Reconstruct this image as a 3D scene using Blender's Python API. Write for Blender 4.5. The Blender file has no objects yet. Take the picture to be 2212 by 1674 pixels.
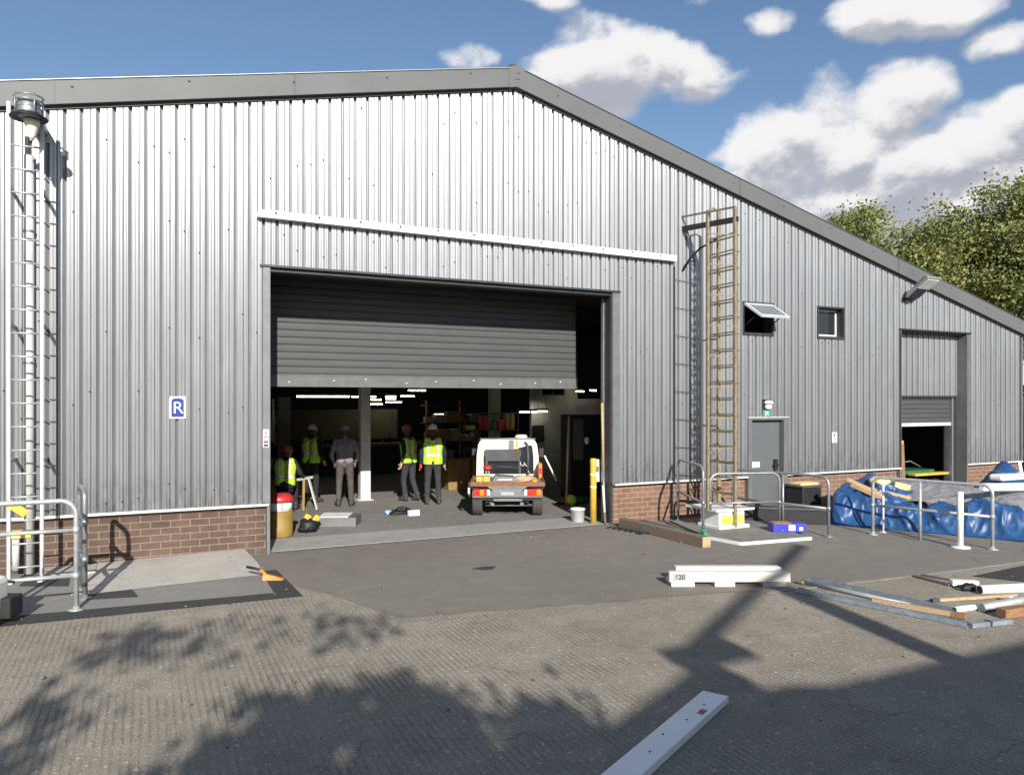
import bpy, bmesh, math, random
import numpy as np
from mathutils import Vector, Matrix, noise as mnoise
R = math.radians
random.seed(7)
scn = bpy.context.scene
COL = scn.collection

# ------------------------------------------------------------------ camera model
# The gable wall is the plane y = 0, the yard is y < 0, the workshop is y > 0, metres throughout.
FPX, CX0, HY, EYE, YAW = 1660.0, 1106.0, 865.0, 2.4, R(26.1)
CAM = Vector((-6.14, -12.53, EYE))
CT, ST = math.cos(YAW), math.sin(YAW)
RIGHT = Vector((CT, -ST, 0)); FWD = Vector((ST, CT, 0)); UP = Vector((0, 0, 1))

def ray(px, py):
    return RIGHT * ((px - CX0) / FPX) + UP * (-(py - HY) / FPX) + FWD
def P(px, py, Y=0.0):
    d = ray(px, py); return CAM + d * ((Y - CAM.y) / d.y)
def G(px, py, z=0.0):
    d = ray(px, py); return CAM + d * ((z - CAM.z) / d.z)

# ------------------------------------------------------------------ materials
def new_mat(name):
    m = bpy.data.materials.new(name); m.use_nodes = True
    nt = m.node_tree; b = nt.nodes['Principled BSDF']
    return m, nt, b
def nd(nt, t, **kw):
    n = nt.nodes.new(t)
    for k, v in kw.items():
        if k in ('operation', 'blend_type', 'data_type', 'wave_type', 'bands_direction', 'feature', 'noise_dimensions', 'offset'):
            setattr(n, k, v)
        else: n.inputs[k].default_value = v
    return n
def mixc(nt, fac, a, b, mode='MIX'):
    n = nt.nodes.new('ShaderNodeMix'); n.data_type = 'RGBA'; n.blend_type = mode
    for i, v in ((0, fac), (6, a), (7, b)):
        if hasattr(v, 'is_linked') or hasattr(v, 'links'): nt.links.new(v, n.inputs[i])
        elif i == 0: n.inputs[0].default_value = v
        else: n.inputs[i].default_value = (*v, 1) if len(v) == 3 else v
    return n.outputs[2]
def ramp(nt, src, lo, hi):
    n = nt.nodes.new('ShaderNodeMapRange'); n.inputs[1].default_value = lo; n.inputs[2].default_value = hi
    nt.links.new(src, n.inputs[0]); return n.outputs[0]
def coord(nt, scale=(1, 1, 1)):
    tc = nt.nodes.new('ShaderNodeTexCoord'); mp = nt.nodes.new('ShaderNodeMapping')
    mp.inputs['Scale'].default_value = scale
    nt.links.new(tc.outputs['Object'], mp.inputs['Vector']); return mp.outputs[0]
def noise(nt, vec, scale, detail=4, rough=.55):
    n = nd(nt, 'ShaderNodeTexNoise', Scale=scale, Detail=detail, Roughness=rough)
    nt.links.new(vec, n.inputs['Vector']); return n.outputs['Fac']
def bump(nt, b, h, strength, dist=.01):
    n = nd(nt, 'ShaderNodeBump', Strength=strength, Distance=dist)
    nt.links.new(h, n.inputs['Height']); nt.links.new(n.outputs[0], b.inputs['Normal'])

def simple(name, col, rough=.6, metal=0.0, var=.25, scale=6.0, stretch=(1, 1, 1), bmp=0.0, alt=None, altamt=(.55, .7), spec=.5):
    """Plain material whose colour wanders a little (dirt, wear) with a procedural noise."""
    m, nt, b = new_mat(name)
    v = coord(nt, stretch)
    n1 = noise(nt, v, scale, 5, .6)
    f = ramp(nt, n1, .3, .7)
    c = mixc(nt, f, tuple(x * (1 - var) for x in col), tuple(min(1, x * (1 + var * .7)) for x in col))
    if alt:
        n2 = noise(nt, v, scale * 2.3, 6, .65)
        c = mixc(nt, ramp(nt, n2, altamt[0], altamt[1]), c, alt)
    nt.links.new(c, b.inputs['Base Color'])
    b.inputs['Roughness'].default_value = rough; b.inputs['Metallic'].default_value = metal
    b.inputs['Specular IOR Level'].default_value = spec
    if bmp: bump(nt, b, n1, bmp)
    return m
def emit(name, col, strength):
    m, nt, b = new_mat(name)
    b.inputs['Base Color'].default_value = (*col, 1)
    b.inputs['Emission Color'].default_value = (*col, 1); b.inputs['Emission Strength'].default_value = strength
    return m
def glass(name, col=(.02, .022, .025), rough=.06):
    m, nt, b = new_mat(name)
    b.inputs['Base Color'].default_value = (*col, 1); b.inputs['Roughness'].default_value = rough
    b.inputs['Specular IOR Level'].default_value = .6
    return m

def clad_mat(name, col):
    m, nt, b = new_mat(name)
    v = coord(nt, (1, 1, .12))
    n1 = noise(nt, v, 7, 6, .6); n2 = noise(nt, coord(nt), .55, 3, .5); n3 = noise(nt, coord(nt), 26, 4, .7)
    c = mixc(nt, ramp(nt, n1, .3, .72), tuple(x * .84 for x in col), tuple(x * 1.08 for x in col))
    c = mixc(nt, ramp(nt, n2, .35, .7), c, tuple(x * .9 for x in col))
    c = mixc(nt, ramp(nt, n3, .70, .76), c, (.12, .115, .11))
    tc = nt.nodes.new('ShaderNodeTexCoord'); sp = nt.nodes.new('ShaderNodeSeparateXYZ'); nt.links.new(tc.outputs['Object'], sp.inputs[0])
    dv = nd(nt, 'ShaderNodeMath', operation='MULTIPLY'); nt.links.new(sp.outputs[0], dv.inputs[0]); dv.inputs[1].default_value = 1 / 1.03
    fl = nd(nt, 'ShaderNodeMath', operation='FLOOR'); nt.links.new(dv.outputs[0], fl.inputs[0])
    wn = nt.nodes.new('ShaderNodeTexWhiteNoise'); wn.noise_dimensions = '1D'; nt.links.new(fl.outputs[0], wn.inputs['W'])
    c = mixc(nt, wn.outputs['Value'], c, mixc(nt, 1.0, c, (.86, .86, .87), 'MULTIPLY'))
    st = noise(nt, coord(nt, (1, 1, .05)), 38, 4, .7)
    c = mixc(nt, ramp(nt, st, .58, .72), c, mixc(nt, 1.0, c, (.74, .73, .72), 'MULTIPLY'))
    lowz = ramp(nt, sp.outputs[2], 1.5, .75); spl = noise(nt, coord(nt, (1, 1, .35)), 9, 6, .7)
    g0 = nd(nt, 'ShaderNodeMath', operation='MULTIPLY'); nt.links.new(lowz, g0.inputs[0]); nt.links.new(ramp(nt, spl, .42, .7), g0.inputs[1])
    c = mixc(nt, g0.outputs[0], c, (.16, .145, .125))
    nt.links.new(c, b.inputs['Base Color'])
    b.inputs['Metallic'].default_value = .54; b.inputs['Anisotropic'].default_value = .82
    tg = nt.nodes.new('ShaderNodeTangent'); tg.direction_type = 'UV_MAP'; tg.uv_map = 'UVMap'; nt.links.new(tg.outputs[0], b.inputs['Tangent'])
    r = nd(nt, 'ShaderNodeMapRange'); nt.links.new(n1, r.inputs[0])
    r.inputs[3].default_value = .41; r.inputs[4].default_value = .49
    nt.links.new(r.outputs[0], b.inputs['Roughness'])
    return m
def brick_mat(name, c1, c2, mortar, w=.27, h=.102):
    m, nt, b = new_mat(name)
    tc = nt.nodes.new('ShaderNodeTexCoord'); sp = nt.nodes.new('ShaderNodeSeparateXYZ'); cb = nt.nodes.new('ShaderNodeCombineXYZ')
    geo = nt.nodes.new('ShaderNodeNewGeometry')
    nt.links.new(geo.outputs['Position'], sp.inputs[0])
    ad = nd(nt, 'ShaderNodeMath', operation='ADD'); nt.links.new(sp.outputs[0], ad.inputs[0]); nt.links.new(sp.outputs[1], ad.inputs[1])
    nt.links.new(ad.outputs[0], cb.inputs[0]); nt.links.new(sp.outputs[2], cb.inputs[1])
    bt = nt.nodes.new('ShaderNodeTexBrick'); bt.offset = .5
    for k, vv in (('Color1', (*c1, 1)), ('Color2', (*c2, 1)), ('Mortar', (*mortar, 1)), ('Scale', 1.0), ('Mortar Size', .0065), ('Mortar Smooth', .15), ('Brick Width', w), ('Row Height', h), ('Bias', -.1)):
        bt.inputs[k].default_value = vv
    nt.links.new(cb.outputs[0], bt.inputs['Vector'])
    n1 = noise(nt, geo.outputs['Position'], 14, 6, .7); n2 = noise(nt, geo.outputs['Position'], 1.6, 3)
    c = mixc(nt, ramp(nt, n1, .25, .8), bt.outputs['Color'], mixc(nt, .45, bt.outputs['Color'], tuple(x * .4 for x in c1)))
    c = mixc(nt, ramp(nt, n2, .45, .8), c, mixc(nt, .25, c, mortar))
    nt.links.new(c, b.inputs['Base Color']); b.inputs['Roughness'].default_value = .85
    bump(nt, b, bt.outputs['Fac'], -.6, .008)
    return m
def ground_mat(name, c1, c2, grit, groove=0.0, stain=(.06, .055, .05), gs=150):
    m, nt, b = new_mat(name)
    v = coord(nt)
    big = noise(nt, v, .35, 4, .5); mid = noise(nt, v, 3.0, 6, .65); fine = noise(nt, v, gs, 3, .7); f2 = noise(nt, v, gs * .33, 3, .6)
    c = mixc(nt, ramp(nt, big, .3, .7), c1, c2)
    c = mixc(nt, ramp(nt, mid, .35, .75), c, mixc(nt, .35, c, stain))
    c = mixc(nt, ramp(nt, fine, .36, .62), mixc(nt, grit, c, stain), c)
    c = mixc(nt, ramp(nt, f2, .60, .70), c, mixc(nt, .5, c, tuple(min(.8, x * 1.7) for x in c2)))
    sp = noise(nt, v, 9, 2, .5)
    c = mixc(nt, ramp(nt, sp, .76, .79), c, stain)
    oil = noise(nt, v, 1.15, 5, .6); c = mixc(nt, ramp(nt, oil, .66, .74), c, mixc(nt, .45, c, stain))
    pale = noise(nt, coord(nt, (1, 2.2, 1)), .9, 6, .7); c = mixc(nt, ramp(nt, pale, .58, .74), c, mixc(nt, .22, c, tuple(min(.8, x * 1.5) for x in c2)))
    wp = nt.nodes.new('ShaderNodeVectorMath'); wp.operation = 'MULTIPLY_ADD'; nw = nd(nt, 'ShaderNodeTexNoise', Scale=1.4, Detail=5.0); nt.links.new(v, nw.inputs['Vector'])
    nt.links.new(nw.outputs['Color'], wp.inputs[0]); wp.inputs[1].default_value = (.9, .9, .9); nt.links.new(v, wp.inputs[2])
    vo = nt.nodes.new('ShaderNodeTexVoronoi'); vo.feature = 'DISTANCE_TO_EDGE'; vo.inputs['Scale'].default_value = .42; nt.links.new(wp.outputs[0], vo.inputs['Vector'])
    ck = nd(nt, 'ShaderNodeMath', operation='MULTIPLY'); nt.links.new(ramp(nt, vo.outputs['Distance'], .0055, .0015), ck.inputs[0]); nt.links.new(ramp(nt, noise(nt, v, .7, 3), .50, .60), ck.inputs[1])
    c = mixc(nt, ck.outputs[0], c, mixc(nt, .38, c, (.03, .028, .025)))
    h = nd(nt, 'ShaderNodeMath', operation='ADD'); nt.links.new(fine, h.inputs[0]); nt.links.new(f2, h.inputs[1])
    hh = h.outputs[0]
    if groove:
        wv = nt.nodes.new('ShaderNodeTexWave'); wv.wave_type = 'BANDS'; wv.bands_direction = 'X'
        for k, vv in (('Scale', 5.4), ('Distortion', 3.4), ('Detail', 6.0), ('Detail Scale', 4.0), ('Detail Roughness', .85)): wv.inputs[k].default_value = vv
        mp = nt.nodes.new('ShaderNodeMapping'); mp.inputs['Rotation'].default_value = (0, 0, R(6)); mp.inputs['Scale'].default_value = (1, .12, 1)
        nt.links.new(v, mp.inputs['Vector']); nt.links.new(mp.outputs[0], wv.inputs['Vector'])
        worn = ramp(nt, noise(nt, v, 1.1, 6, .75), .40, .62)
        g = ramp(nt, wv.outputs['Fac'], .32, .05)
        g2 = nd(nt, 'ShaderNodeMath', operation='MULTIPLY'); nt.links.new(g, g2.inputs[0]); nt.links.new(worn, g2.inputs[1])
        g3 = nd(nt, 'ShaderNodeMath', operation='MULTIPLY'); nt.links.new(g2.outputs[0], g3.inputs[0]); g3.inputs[1].default_value = groove
        c = mixc(nt, g3.outputs[0], c, tuple(x * .45 for x in c1))
        s = nd(nt, 'ShaderNodeMath', operation='SUBTRACT'); nt.links.new(hh, s.inputs[0]); nt.links.new(g2.outputs[0], s.inputs[1]); hh = s.outputs[0]
    nt.links.new(c, b.inputs['Base Color']); b.inputs['Roughness'].default_value = .9
    b.inputs['Specular IOR Level'].default_value = .25
    bump(nt, b, hh, .55, .012)
    return m

M = {}
M['clad'] = clad_mat('silver_cladding', (.385, .396, .412))
M['fascia'] = simple('grey_fascia', (.112, .118, .119), .6, .05, .1, 1.2)
M['dark_trim'] = simple('dark_trim', (.045, .046, .05), .5, .2, .2)
M['grey_trim'] = simple('grey_trim', (.17, .175, .18), .5, .3, .15)
M['white_trim'] = simple('white_trim', (.62, .63, .63), .45, .1, .15, 3)
M['brick_dark'] = brick_mat('brown_brick', (.085, .052, .040), (.115, .072, .055), (.27, .20, .15))
M['brick_tan'] = brick_mat('tan_brick', (.165, .088, .057), (.215, .12, .08), (.36, .27, .20), .25, .098)
M['tarmac'] = ground_mat('tarmac', (.235, .208, .178), (.285, .256, .222), .30, 0, (.10, .092, .085), 170)
M['concrete_yard'] = ground_mat('ribbed_concrete', (.395, .345, .272), (.48, .425, .342), .66, .70, (.085, .077, .066), 62)
M['ramp'] = ground_mat('pale_concrete', (.44, .41, .36), (.54, .51, .46), .18, 0, (.22, .2, .18), 120)
M['slab_grey'] = ground_mat('grey_concrete', (.24, .23, .215), (.30, .285, .265), .2, 0, (.13, .125, .12), 120)
M['dark_tarmac'] = ground_mat('dark_tarmac', (.055, .054, .054), (.08, .078, .076), .35, 0, (.03, .03, .03), 120)
M['floor'] = ground_mat('workshop_floor', (.21, .195, .18), (.28, .265, .25), .15, 0, (.09, .085, .08), 60)
M['threshold'] = ground_mat('threshold_concrete', (.33, .32, .305), (.42, .41, .395), .15, 0, (.16, .155, .15), 90)
M['white_line'] = simple('worn_white_paint', (.66, .65, .62), .7, 0, .2, 9, alt=(.3, .28, .26))
M['galv'] = simple('galvanised_steel', (.30, .32, .33), .45, .6, .2, 18)
M['cab_white'] = simple('cab_cream', (.74, .72, .64), .45, 0, .1, 5, alt=(.45, .42, .36), altamt=(.66, .76))
M['galv_light'] = simple('bright_galvanised', (.44, .455, .46), .48, .4, .18, 14)
M['rusty_cream'] = simple('cream_paint_rust', (.25, .205, .135), .6, .1, .25, 9, alt=(.16, .085, .04), altamt=(.52, .66))
M['black_metal'] = simple('black_metal', (.02, .02, .022), .5, .3, .2)
M['shutter'] = simple('grey_shutter', (.062, .067, .066), .6, .05, .10, 1.5, (1, 1, 4))
M['shutter_bar'] = simple('shutter_bottom_bar', (.115, .12, .118), .55, .1, .2)
M['door'] = simple('grey_door', (.115, .125, .13), .5, .1, .1, 1.5)
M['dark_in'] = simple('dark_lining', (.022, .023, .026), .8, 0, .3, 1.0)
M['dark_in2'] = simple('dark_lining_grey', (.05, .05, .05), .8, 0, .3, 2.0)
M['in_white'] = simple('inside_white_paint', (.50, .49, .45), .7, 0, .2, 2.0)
M['in_tan'] = simple('inside_tan_board', (.12, .10, .072), .8, 0, .2, 2)
M['col_white'] = simple('white_column', (.62, .61, .58), .6, 0, .15, 4, alt=(.25, .22, .2), altamt=(.66, .72))
M['plank_white'] = simple('white_plastic', (.86, .86, .87), .35, 0, .06, 3, alt=(.55, .54, .52), altamt=(.7, .78))
M['white'] = simple('white_paint', (.78, .78, .76), .5, 0, .1, 5)
M['white_worn'] = simple('worn_white', (.74, .74, .72), .5, 0, .12, 6, alt=(.36, .34, .30), altamt=(.66, .72))
M['cream_worn'] = simple('cream_worn', (.74, .70, .58), .55, 0, .12, 6, alt=(.5, .33, .15), altamt=(.66, .74))
M['yellow'] = simple('yellow_paint', (.66, .40, .05), .5, 0, .2, 6, alt=(.35, .22, .06), altamt=(.62, .72))
M['yellow_bright'] = simple('bright_yellow', (.80, .68, .10), .5, 0, .12, 6)
M['yellow_pale'] = simple('pale_yellow_foam', (.75, .60, .25), .8, 0, .2, 7)
M['orange'] = simple('orange_plastic', (.75, .23, .03), .5, 0, .15, 7)
M['red'] = simple('red_plastic', (.45, .03, .03), .4, 0, .2, 7)
M['drum'] = simple('ochre_drum', (.27, .17, .04), .55, 0, .25, 5)
M['green'] = simple('green_plastic', (.04, .26, .14), .5, 0, .15, 7)
M['green_dark'] = simple('dark_green', (.02, .12, .05), .5, 0, .2, 7)
M['lime'] = simple('lime_plastic', (.45, .75, .05), .6, 0, .15, 7)
M['blue_box'] = simple('blue_card', (.03, .035, .42), .5, 0, .15, 7, alt=(.7, .68, .6), altamt=(.66, .68))
M['blue_sign'] = simple('blue_enamel', (.006, .028, .24), .6, 0, .05)
M['wood'] = simple('pale_wood', (.47, .33, .19), .8, 0, .35, 5, (1, 8, 8), .25, alt=(.20, .13, .07), altamt=(.58, .74))
M['pipe_white'] = simple('downpipe_white', (.52, .52, .50), .5, 0, .12, 4, alt=(.3, .29, .27), altamt=(.62, .75))
M['wood_grey'] = simple('weathered_wood', (.185, .145, .105), .88, 0, .4, 5, (1, 9, 9), .35, alt=(.07, .055, .045), altamt=(.56, .7))
M['wood_brown'] = simple('brown_wood', (.28, .15, .07), .8, 0, .4, 5, (1, 8, 8), .25, alt=(.10, .06, .03), altamt=(.56, .72))
M['card'] = simple('cardboard', (.38, .22, .10), .85, 0, .2, 4)
M['rubber'] = simple('black_rubber', (.018, .018, .018), .8, 0, .3, 12)
M['tyre'] = simple('dusty_tyre', (.055, .052, .048), .85, 0, .25, 14)
M['black'] = simple('black_plastic', (.015, .015, .017), .6, 0, .3, 8)
M['steel_blue'] = simple('galvanised_channel', (.33, .38, .43), .45, .5, .3, 9, alt=(.12, .13, .15), altamt=(.6, .7))
M['slate'] = simple('dark_board', (.075, .075, .078), .8, 0, .25, 4)
M['deck'] = simple('grey_panel', (.20, .19, .175), .85, 0, .25, 5)
M['glass'] = glass('dark_glass')
M['glass_sky'] = glass('sky_glass', (.13, .15, .17), .12)
M['tube'] = emit('fluorescent_tube', (1.0, .90, .70), 13.0)
M['lamp_grey'] = simple('lamp_housing', (.36, .35, .32), .5, .3, .2, 8)
M['lens'] = simple('lamp_lens', (.60, .60, .55), .3, 0, .15, 8)
M['lens_dark'] = simple('lamp_lens_dark', (.03, .035, .06), .25, 0, .2, 8)
M['skin'] = simple('skin', (.42, .25, .17), .6, 0, .1, 9)
M['navy'] = simple('navy_cloth', (.013, .014, .02), .9, 0, .3, 9)
M['charcoal'] = simple('charcoal_cloth', (.032, .032, .037), .9, 0, .3, 9)
M['grey_cloth'] = simple('grey_cloth', (.19, .18, .20), .9, 0, .25, 9)
M['grey_trouser'] = simple('grey_trouser_cloth', (.072, .064, .056), .9, 0, .3, 11, bmp=.3)
M['boot'] = simple('dark_boot', (.05, .042, .036), .8, 0, .3, 12)
M['hair'] = simple('dark_hair', (.07, .045, .03), .8, 0, .3, 20)
M['hivis'] = simple('hi_vis_lime', (.42, .85, .04), .7, 0, .12, 8)
M['silver_tape'] = simple('silver_tape', (.62, .60, .55), .4, .2, .1, 8)
M['orange_tape'] = simple('orange_tape', (.60, .14, .05), .6, 0, .1, 8)
M['helmet_white'] = simple('white_helmet', (.72, .72, .70), .4, 0, .08, 6)
M['helmet_red'] = simple('red_helmet', (.42, .09, .05), .4, 0, .1, 6)
M['helmet_grey'] = simple('grey_cap', (.30, .30, .28), .7, 0, .1, 6)
M['glove_red'] = simple('red_glove', (.75, .07, .03), .7, 0, .1, 6)
M['amber'] = simple('amber_lens', (.85, .25, .02), .25, 0, .05)
M['red_lens'] = simple('red_lens', (.75, .03, .02), .25, 0, .05)
M['rust'] = simple('rusty_steel', (.22, .10, .05), .8, .1, .35, 12)
M['sign_red'] = simple('red_print', (.6, .03, .05), .5, 0, .05)
M['black_print'] = simple('black_print', (.02, .02, .02), .6, 0, .05)
M['grey_print'] = simple('grey_label', (.35, .36, .36), .6, 0, .15, 20)
M['bark'] = simple('bark', (.09, .07, .05), .9, 0, .35, 8, (1, 1, .3), .4)
def tarp_mat(name, col, alt):
    m = simple(name, col, .42, 0, .22, 3.0, alt=alt, altamt=(.62, .8)); return m
M['tarp_blue'] = tarp_mat('blue_tarpaulin', (.019, .074, .20), (.032, .12, .30))
M['tarp_grey'] = tarp_mat('grey_tarpaulin', (.24, .24, .25), (.18, .18, .19))
def leaf_mat(name, col):
    m, nt, b = new_mat(name)
    oi = nt.nodes.new('ShaderNodeNewGeometry')
    n1 = noise(nt, oi.outputs['Position'], 1.3, 3)
    c = mixc(nt, ramp(nt, n1, .3, .7), tuple(x * .7 for x in col), tuple(x * 1.3 for x in col))
    nt.links.new(c, b.inputs['Base Color']); b.inputs['Roughness'].default_value = .55
    b.inputs['Specular IOR Level'].default_value = .3
    tr = nt.nodes.new('ShaderNodeBsdfTranslucent'); nt.links.new(c, tr.inputs[0])
    mx = nt.nodes.new('ShaderNodeMixShader'); mx.inputs[0].default_value = .3
    out = nt.nodes['Material Output']
    nt.links.new(b.outputs[0], mx.inputs[1]); nt.links.new(tr.outputs[0], mx.inputs[2]); nt.links.new(mx.outputs[0], out.inputs[0])
    return m
M['leaf1'] = leaf_mat('olive_leaf', (.235, .26, .09))
M['leaf2'] = leaf_mat('yellowing_leaf', (.30, .285, .10))
M['leaf3'] = leaf_mat('dark_leaf', (.15, .185, .07))

# ------------------------------------------------------------------ mesh builder
class MB:
    def __init__(s): s.v = []; s.f = []; s.m = []; s.sm = []
    def add(s, vs, fs, m=0, smooth=False):
        o = len(s.v); s.v += [tuple(p) for p in vs]
        for f in fs: s.f.append([i + o for i in f]); s.m.append(m); s.sm.append(smooth)
        return s
    def box(s, x0, x1, y0, y1, z0, z1, m=0, X=None):
        vs = [Vector(p) for p in ((x0, y0, z0), (x1, y0, z0), (x1, y1, z0), (x0, y1, z0), (x0, y0, z1), (x1, y0, z1), (x1, y1, z1), (x0, y1, z1))]
        if X is not None: vs = [X @ p for p in vs]
        return s.add(vs, [(0, 3, 2, 1), (4, 5, 6, 7), (0, 1, 5, 4), (1, 2, 6, 5), (2, 3, 7, 6), (3, 0, 4, 7)], m)
    def beam(s, a, b, w, h, m=0, up=(0, 0, 1)):
        """Rectangular bar from a to b, w wide and h high, centred on the line."""
        a = Vector(a); b = Vector(b); d = (b - a).normalized(); u = Vector(up)
        if abs(d.dot(u)) > .98: u = Vector((0, 1, 0))
        sd = d.cross(u).normalized(); u = sd.cross(d).normalized()
        vs = []
        for p in (a, b):
            for i, j in ((-1, -1), (1, -1), (1, 1), (-1, 1)): vs.append(p + sd * (i * w / 2) + u * (j * h / 2))
        return s.add(vs, [(0, 1, 2, 3), (7, 6, 5, 4), (0, 4, 5, 1), (1, 5, 6, 2), (2, 6, 7, 3), (3, 7, 4, 0)], m)
    def tube(s, path, r, n=10, m=0, caps=True, smooth=True):
        path = [Vector(p) for p in path]; rs = r if isinstance(r, (list, tuple)) else [r] * len(path)
        vs = []; fs = []; prev = None
        for i, p in enumerate(path):
            d = (path[min(i + 1, len(path) - 1)] - path[max(i - 1, 0)]).normalized()
            if prev is None:
                a = Vector((0, 0, 1)) if abs(d.z) < .9 else Vector((1, 0, 0))
                u = d.cross(a).normalized()
            else: u = (prev - d * prev.dot(d)).normalized()
            prev = u; w = d.cross(u)
            for k in range(n):
                t = 2 * math.pi * k / n; vs.append(p + (u * math.cos(t) + w * math.sin(t)) * rs[i])
        for i in range(len(path) - 1):
            for k in range(n):
                a = i * n + k; b = i * n + (k + 1) % n; fs.append((a, b, b + n, a + n))
        s.add(vs, fs, m, smooth)
        if caps:
            o = len(s.v) - len(vs)
            s.f.append([o + k for k in range(n)][::-1]); s.m.append(m); s.sm.append(False)
            o2 = o + (len(path) - 1) * n
            s.f.append([o2 + k for k in range(n)]); s.m.append(m); s.sm.append(False)
        return s
    def lathe(s, prof, n=20, m=0, X=None, smooth=True):
        vs = []; fs = []
        for r, z in prof:
            for k in range(n):
                t = 2 * math.pi * k / n; vs.append(Vector((r * math.cos(t), r * math.sin(t), z)))
        for i in range(len(prof) - 1):
            for k in range(n):
                a = i * n + k; b = i * n + (k + 1) % n; fs.append((a, b, b + n, a + n))
        if prof[0][0] > 1e-5: fs.append(tuple(range(n))[::-1])
        if prof[-1][0] > 1e-5: fs.append(tuple((len(prof) - 1) * n + k for k in range(n)))
        if X is not None: vs = [X @ p for p in vs]
        return s.add(vs, fs, m, smooth)
    def prism(s, poly, d0, d1, m=0, axis='z', X=None):
        def mk(a, b, d): return Vector((a, b, d)) if axis == 'z' else (Vector((a, d, b)) if axis == 'y' else Vector((d, a, b)))
        n = len(poly); vs = [mk(a, b, d0) for a, b in poly] + [mk(a, b, d1) for a, b in poly]
        if X is not None: vs = [X @ p for p in vs]
        return s.add(vs, [tuple(range(n))[::-1], tuple(range(n, 2 * n))] + [(i, (i + 1) % n, n + (i + 1) % n, n + i) for i in range(n)], m)
    def blob(s, c, r, m=0, n=10, rough=.2, seed=0):
        """Lumpy closed solid."""
        c = Vector(c); vs = []; fs = []; k = n
        rr = r if isinstance(r, (tuple, list)) else (r, r, r)
        vs.append(None)
        for i in range(1, k):
            for j in range(2 * k):
                vs.append((math.pi * i / k, math.pi * j / k))
        vs.append(None); out = []
        for q in vs:
            if q is None: d = Vector((0, 0, 1 if not out else -1))
            else: d = Vector((math.sin(q[0]) * math.cos(q[1]), math.sin(q[0]) * math.sin(q[1]), math.cos(q[0])))
            f = 1 + rough * mnoise.noise(d * 2.2 + Vector((seed * 3.7, seed, 0)))
            out.append(c + Vector((d.x * rr[0], d.y * rr[1], d.z * rr[2])) * f)
        w = 2 * k; L = len(out) - 1
        for j in range(w):
            fs.append((0, 1 + j, 1 + (j + 1) % w)); fs.append((L, L - w + (j + 1) % w, L - w + j))
            for i in range(k - 2):
                a = 1 + i * w + j; b = 1 + i * w + (j + 1) % w; fs.append((a, a + w, b + w, b))
        return s.add(out, fs, m, True)
    def build(s, name, mats, parent=None, local=False, bevel=0, origin=None):
        if not isinstance(mats, (list, tuple)): mats = [mats]
        vs = s.v
        loc = None
        if parent is not None and not local:
            X = Matrix.Identity(4); o = parent
            while o is not None: X = o.matrix_basis @ X; o = o.parent
            X = X.inverted(); vs = [X @ Vector(p) for p in vs]
        elif parent is None and not local:
            a = np.array([tuple(p) for p in vs]); lo = a.min(0); hi = a.max(0)
            loc = Vector(((lo[0] + hi[0]) / 2, (lo[1] + hi[1]) / 2, lo[2])) if origin is None else Vector(origin)
            vs = [Vector(p) - loc for p in vs]
        me = bpy.data.meshes.new(name); me.from_pydata([tuple(p) for p in vs], [], s.f)
        for mm in mats: me.materials.append(mm if not isinstance(mm, str) else M[mm])
        me.polygons.foreach_set('material_index', s.m); me.polygons.foreach_set('use_smooth', s.sm); me.update()
        bm = bmesh.new(); bm.from_mesh(me); bmesh.ops.recalc_face_normals(bm, faces=bm.faces) if len(s.f) < 30000 else None; bm.to_mesh(me); bm.free()
        o = bpy.data.objects.new(name, me); COL.objects.link(o)
        if loc is not None: o.location = loc
        if parent is not None: o.parent = parent
        if bevel:
            md = o.modifiers.new('Bevel', 'BEVEL'); md.width = bevel; md.segments = 2; md.limit_method = 'ANGLE'
        return o

def tag(o, label=None, cat=None, group=None, kind=None):
    if label: o['label'] = label
    if cat: o['category'] = cat
    if group: o['group'] = group
    if kind: o['kind'] = kind
    return o
def root(name, loc, label, cat, group=None, rz=0.0):
    o = bpy.data.objects.new(name, None); COL.objects.link(o); o.empty_display_size = .2
    o.location = Vector(loc); o.rotation_euler = (0, 0, rz)
    return tag(o, label, cat, group)
def text_mesh(txt, size, X, thick=.003, bold=0.0):
    """MB holding the letters of txt; X places the XY text plane."""
    cu = bpy.data.curves.new('lettering', 'FONT'); cu.body = txt; cu.size = size; cu.extrude = thick / 2; cu.align_x = 'CENTER'; cu.align_y = 'CENTER'; cu.offset = bold
    o = bpy.data.objects.new('lettering', cu); COL.objects.link(o)
    dg = bpy.context.evaluated_depsgraph_get(); me = bpy.data.meshes.new_from_object(o.evaluated_get(dg))
    mb = MB(); mb.add([X @ v.co for v in me.vertices], [tuple(p.vertices) for p in me.polygons])
    bpy.data.objects.remove(o); bpy.data.curves.remove(cu); bpy.data.meshes.remove(me)
    return mb
def facing_wall(p, sx=1.0):   # text plane that faces -y at point p
    return Matrix.Translation(p) @ Matrix.Rotation(R(90), 4, 'X')
def arc_path(a, b, h, r, n=6):
    """Inverted-U path from foot a to foot b, h high, with rounded shoulders of radius r."""
    a = Vector(a); b = Vector(b); d = (b - a); d.z = 0; d.normalize()
    pts = [a.copy()]
    zt = max(a.z, b.z) * 0 + h
    for i in range(n + 1):
        t = math.pi / 2 * i / n; pts.append(Vector((a.x, a.y, zt - r)) + d * (r - r * math.cos(t)) + UP * (r * math.sin(t)))
    for i in range(n + 1):
        t = math.pi / 2 * i / n; pts.append(Vector((b.x, b.y, zt - r)) - d * (r - r * math.sin(t)) + UP * (r * math.cos(t)))
    pts.append(b.copy()); return pts
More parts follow.
